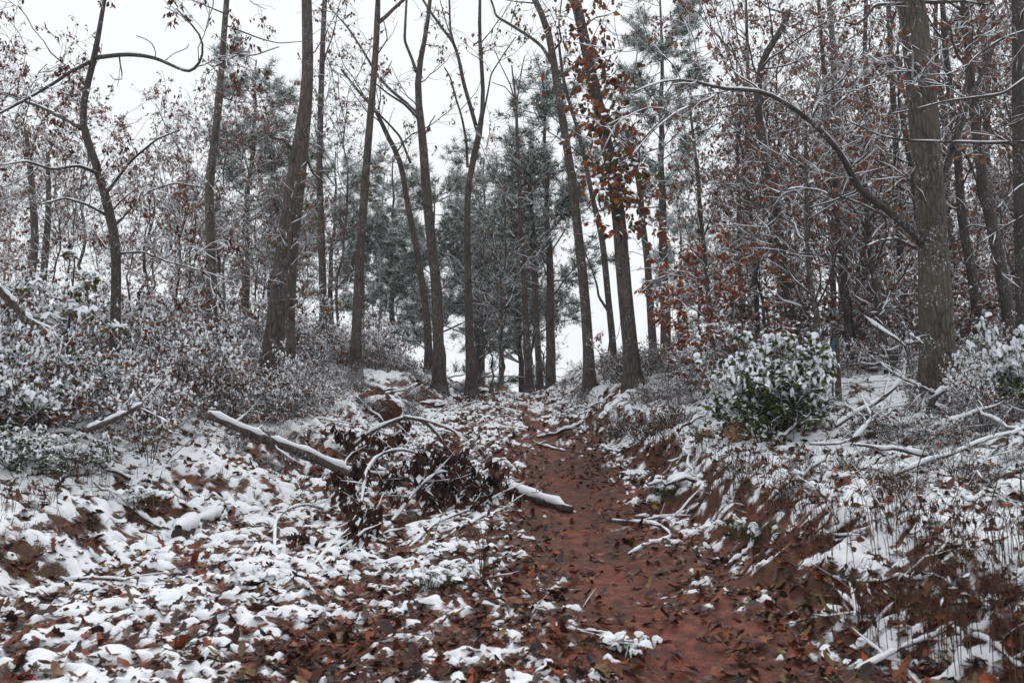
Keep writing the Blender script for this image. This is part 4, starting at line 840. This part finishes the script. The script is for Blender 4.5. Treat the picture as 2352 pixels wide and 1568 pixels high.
for lb, pts, a, b in [("straight stick propped from the clay to the bank top", [(1877, 1304), (1930, 1265), (1997, 1216)], 6, 5), ("long bare stick lying along the bank foot among stalks", [(1963, 1545), (2074, 1486), (2182, 1446)], 8, 7), ("snowy stick slanting down between dead stalks", [(2182, 1442), (2260, 1490), (2352, 1538)], 9, 8),
    ("thin level stick laid over snow among dead stalks", [(1915, 1336), (2030, 1334), (2120, 1350), (2209, 1376)], 6, 5), ("thick snowy stick leaning at the bank foot beside clay", [(1666, 1308), (1713, 1278), (1747, 1230)], 11, 12), ("stubby snow-topped stick on the bank face", [(1902, 1243), (1935, 1222), (1972, 1202)], 11, 11),
    ("crossed stick reaching into the stalks from the clay edge", [(1905, 1340), (1960, 1390), (2010, 1440)], 7, 6), ("long thin stick angled over leaf litter by the low bank", [(138, 1335), (196, 1328), (270, 1329), (314, 1341), (368, 1353)], 8, 6),
    ("thin twig hooped over the leaf litter", [(631, 1258), (631, 1197), (658, 1170), (699, 1157), (743, 1169)], 5, 4), ("branch lying along the low bank top under snow", [(101, 1002), (145, 991), (189, 1001), (236, 1021), (290, 1048)], 10, 8), ("raised broken branch pointing at the long pale log", [(199, 988), (236, 974), (290, 950), (327, 929)], 15, 12),
    ("thick snow-laden branch leaning in the green bushes", [(-30, 640), (0, 668), (40, 710), (72, 745)], 22, 16), ("slender stick crossing the snow beside the dead plant", [(940, 1290), (1010, 1250), (1100, 1200), (1160, 1170)], 6, 4), ("reddish reed lying over snow toward the clay", [(1120, 1340), (1150, 1390), (1168, 1425)], 5, 4),
    ("wet dark stick pressed into the clay", [(1270, 1440), (1350, 1450), (1425, 1470)], 6, 4), ("short stick bedded in snow near the climbing trail", [(1380, 1028), (1400, 1036), (1425, 1042)], 8, 7), ("small stick beside the curved branch on the clay", [(1225, 1015), (1260, 1030), (1300, 1038)], 5, 4), ("fallen pole in weeds behind the green shrub", [(1560, 880), (1610, 866), (1655, 852)], 8, 7)]:
    d = () 
    if "leaning in the green bushes" in lb: d = (8.2, 8.6)
    if "raised broken" in lb: d = (8.2, 8.0)
    if "propped" in lb: d = (6.6, 6.9)
    fallen("fallen_stick", lb, [(pts, a, b, *d)], 'bark', .012, 3, cat="stick")
# scattered sticks of the slash on both banks
for i in range(46):
    s = 1 if i % 2 else -1; Yv = rng.uniform(6, 16); xx = (xright(Yv) + rng.uniform(.3, 3.5)) if s > 0 else (xleft(Yv) - rng.uniform(.2, 4)); a = rng.random() * 6.28; L = rng.uniform(.5, 1.6)
    p0 = np.array([xx, Yv, H(xx, Yv) + .04]); p1 = p0 + [L * math.cos(a), L * .5 * math.sin(a), 0]; p1[2] = H(p1[0], p1[1]) + rng.uniform(.03, .4); P = np.linspace(p0, p1, 9); P[1:-1] += rng.normal(0, .025, (7, 3)); W = np.linspace(.018, .008, 9) * rng.uniform(.6, 1.4)
    root = thing("fallen_stick", "snow-lined crooked stick among the slash on the fence-side bank" if s > 0 else "snow-lined crooked stick among the slash on the shrubby bank", "stick", tuple(p0), 0, "slash on the fence-side bank" if s > 0 else "slash on the shrubby bank")
    A = Acc(); tubes(A, (P - p0)[None], W[None], 6); B, r = grow((P - p0)[None], W[None], 6, (.2, 1), (.15, .5), (30, 70), 5, .5, .3, .05, .003); tubes(A, B, r, 3); link("stem", A.mesh("stem", [M['bark']]), root)
    A = Acc(); snow_on(A, (P - p0)[None], W[None], .011, .8, 5, 1.); snow_on(A, B, r, .008, .8, 3); link("snow", A.mesh("snow", [M['snow']]), root, kind="stuff")

# ------------------------------------------------------------------ stumps, clods, chunk, fence, flags
def lump(name, label, cat, c, r, zs, mat, snowtop=True, seed=0, spike=.25):
    g = np.random.default_rng(seed); root = thing(name, label, cat, (c[0], c[1], c[2])); nu, nv = 20, 10
    th = np.linspace(0, 2 * np.pi, nu, endpoint=False); ph = np.linspace(-.35, np.pi / 2, nv); T, Pp = np.meshgrid(th, ph)
    rad = r * (1 + spike * 2 * (vnoise(np.cos(T) * 2 + 5, np.sin(T) * 2 + Pp * 2 + 5, seed) - .5) + spike * .8 * (vnoise(np.cos(T) * 6 + 5, np.sin(T) * 6 + Pp * 6, seed + 3) - .5))
    V = np.stack([rad * np.cos(Pp) * np.cos(T) * zs[0], rad * np.cos(Pp) * np.sin(T) * zs[1], rad * np.sin(Pp) * zs[2]], -1).reshape(-1, 3)
    i = np.arange(nu * nv).reshape(nv, nu); j = np.roll(i, -1, 1); F = np.stack([i[:-1], j[:-1], j[1:], i[1:]], -1).reshape(-1, 4)
    A = Acc(); A.add(V, F, 0, (.8, .3, 0)); link("body", A.mesh("body", [M[mat]]), root)
    if snowtop:
        n = 34; th = g.random(n) * 6.28; q = np.sqrt(g.random(n)) * .8; C = np.stack([r * zs[0] * q * np.cos(th), r * zs[1] * q * np.sin(th), r * zs[2] * np.sqrt(1 - q * q) * .95], 1); A = Acc(); domes(A, C, r * (.18 + .25 * g.random(n)), r * (.08 + .08 * g.random(n))); link("snow", A.mesh("snow", [M['snow']]), root, kind="stuff")
    return root
def pt(u, v, Y): q = at(u, v, Y); q[2] = H(q[0], Y) - .03; return q
lump("root_clod", "dark uprooted clod capped with snow above the straight branch", "root clod", pt(868, 880, 15.5), .42, (1.0, .7, .95), 'clay', True, 3, .45)
lump("root_clod", "smaller dark root clod on the mound nearer the crest", "root clod", pt(990, 905, 18.), .32, (1.3, .7, .7), 'clay', True, 5, .45)
lump("root_clod", "low ridge of torn roots and soil beside the crest", "root clod", pt(1090, 892, 22.), .35, (1.6, .7, .6), 'clay', True, 8, .4)
fallen("log_chunk", "stubby snow-covered chunk of broken limb on the leaf litter", [([(408, 1242), (440, 1226), (470, 1208), (492, 1190), (512, 1174)], 40, 16), ([(450, 1222), (440, 1205), (436, 1196)], 16, 8)], 'bark_dark', .03, 0, cat="log")
def stump(label, u, v, Y, r, h, cut=.06):
    q = pt(u, v, Y); root = thing("tree_stump", label, "stump", tuple(q)); k = 18; th = np.arange(k) / k * 6.283; A = Acc(); prof = 1 + .12 * np.sin(th * 3 + 1) + .08 * rng.standard_normal(k)
    rings = [np.stack([np.cos(th) * r * f * prof, np.sin(th) * r * f * prof, z + (cut * np.cos(th - .6) + .02 * rng.standard_normal(k)) * (z > h * .9)], 1) for f, z in ((1.3, -.05), (1.05, h * .35), (1., h * .7), (.97, h))]
    V = np.concatenate(rings); i = np.arange(4 * k).reshape(4, k); j = np.roll(i, -1, 1); A.add(V, np.stack([i[:-1], j[:-1], j[1:], i[1:]], -1).reshape(-1, 4)); link("trunk", A.mesh("trunk", [M['wood']]), root)
    A = Acc(); A.add(np.concatenate([rings[-1], [[0, 0, h]]]), [[a, (a + 1) % k, k] for a in range(k)]); link("cut_face", A.mesh("cut_face", [M['wood']]), root)
    A = Acc(); n = 12; C = np.stack([r * .75 * rng.uniform(-1, 1, n), r * .75 * rng.uniform(-1, 1, n), np.full(n, h + .01)], 1); domes(A, C, np.full(n, r * .4), np.full(n, .03)); link("snow", A.mesh("snow", [M['snow']]), root, kind="stuff")
stump("freshly cut pale stump with snow on top beside the broad green shrub", 1690, 1010, gp(1690, 1010)[1], .012 * gp(1690, 1010)[1], .026 * gp(1690, 1010)[1])
stump("small split stump piece beside the taller cut stump", 1620, 1010, gp(1620, 1010)[1], .008 * gp(1620, 1010)[1], .014 * gp(1620, 1010)[1])
# wire fence
fy = 12.2
q0 = pt(1924, 870, fy); q1 = pt(2420, 870, 12.6)
root = thing("wire_fence", "slack rusty wire fence with a weathered wooden post and snow on its wires", "fence", tuple(q0)); base = np.array(q0)
topz = at(1924, 780, fy)[2] - base[2]
A = Acc(); tubes(A, np.array([[[0, 0, -.1], [0, 0, topz * .5], [.01, 0, topz]]]), np.array([[.05, .048, .046]]), 8, cap=True); po = link("post", A.mesh("post", [M['post']]), root)
A = Acc(); d1 = q1 - base; tubes(A, np.array([[d1 + [0, 0, -.1], d1 + [0, 0, .6], d1 + [0, 0, 1.1]]]), np.array([[.055, .052, .05]]), 8, cap=True); link("post", A.mesh("post", [M['post']]), root)
q2 = pt(1690, 870, 14.) - base
A = Acc(); tubes(A, np.array([[q2 + [0, 0, -.1], q2 + [0, 0, .6], q2 + [0, 0, 1.1]]]), np.array([[.05, .05, .05]]), 8, cap=True); link("post", A.mesh("post", [M['post']]), root)
for i in range(8):
    z = topz * (.1 + .1 * i); A = Acc(); t = np.linspace(0, 1, 14)
    for a, b in ((np.zeros(3), d1), (np.zeros(3), q2)):
        P = a + (b - a) * t[:, None] + np.array([0, 0, z]); P[:, 2] += -.05 * np.sin(np.pi * t) + .012 * rng.standard_normal(14); tubes(A, P[None], np.full((1, 14), .0055), 4)
        if a is b or True: pass
    wo = link("wire", A.mesh("wire", [M['wire']]), root)
    S = Acc(); P = d1 * t[:, None] + np.array([0, 0, z + .004]); P[:, 2] += -.05 * np.sin(np.pi * t); snow_on(S, P[None], np.full((1, 14), .003), .004, .8, 3, .6); link("snow", S.mesh("snow", [M['snow']]), wo, kind="stuff")
qq = pt(1908, 870, 12.0); root = thing("metal_stake", "thin leaning metal fence stake with a blue-green painted top", "fence stake", tuple(qq)); top = at(1914, 780, 12.0) - qq
A = Acc(); tubes(A, np.array([[[0, 0, -.1], top * .75]]), np.array([[.014, .014]]), 4, cap=True); link("stem", A.mesh("stem", [M['bark_dark']]), root)
A = Acc(); tubes(A, np.array([[top * .75, top]]), np.array([[.022, .022]]), 4, cap=True); link("painted_tip", A.mesh("painted_tip", [M['teal']]), root)
# marker flag and tape
q = pt(1150, 900, 23.); root = thing("marker_flag", "small orange survey flag on a wire at the trail crest", "flag", tuple(q)); ft = at(1150, 892, 23.)[2] - q[2] + .03; ft = max(ft, .12)
A = Acc(); tubes(A, np.array([[[0, 0, -.05], [0, 0, ft]]]), np.array([[.004, .004]]), 4, cap=True); link("stem", A.mesh("stem", [M['wire']]), root)
A = Acc(); k = 6; xx = np.linspace(0, .08, k); V = np.concatenate([np.stack([xx, .02 * np.sin(xx * 60), np.full(k, ft)], 1), np.stack([xx, .02 * np.sin(xx * 60 + .6), np.full(k, ft - .13)], 1), np.stack([xx, .02 * np.sin(xx * 60) + .002, np.full(k, ft)], 1), np.stack([xx, .02 * np.sin(xx * 60 + .6) + .002, np.full(k, ft - .13)], 1)])
A.add(V, [[i, i + 1, i + 1 + k, i + k] for i in range(k - 1)] + [[i + 2 * k, i + 3 * k, i + 1 + 3 * k, i + 1 + 2 * k] for i in range(k - 1)]); link("flag_cloth", A.mesh("flag_cloth", [M['orange']], False), root)
q = at(1543, 780, 15.2); A = Acc(); z = np.linspace(0, -.27, 8); V = np.concatenate([np.stack([-.008 + .008 * np.sin(z * 20), 0 * z, z], 1), np.stack([.008 + .008 * np.sin(z * 20), .008 * np.cos(z * 25), z], 1)]); A.add(V, [[i, i + 1, i + 9, i + 8] for i in range(7)])
link("survey_tape", A.mesh("survey_tape", [M['pink']], False), None, tuple(q), label="strip of pink survey tape tied to a twig of the rust-leaved beech", category="tape")

# falling-snow haze: pale air round the whole scene
bm_v = np.array([[x, y, z] for z in (-6, 34) for y in (-16, 236) for x in (-166, 166)], float)
A = Acc(); A.add(bm_v, [[0, 2, 3, 1], [4, 5, 7, 6], [0, 1, 5, 4], [2, 6, 7, 3], [0, 4, 6, 2], [1, 3, 7, 5]])
m = bpy.data.materials.new("haze"); m.use_nodes = True; t = m.node_tree; t.nodes.clear(); o = t.nodes.new("ShaderNodeOutputMaterial"); pv = t.nodes.new("ShaderNodeVolumePrincipled")
pv.inputs["Color"].default_value = (.95, .96, .98, 1); pv.inputs["Density"].default_value = .0009; t.links.new(pv.outputs[0], o.inputs["Volume"])
link("haze", A.mesh("haze", [m], False), kind="stuff", label="pale winter haze hanging through the whole woods", category="haze")
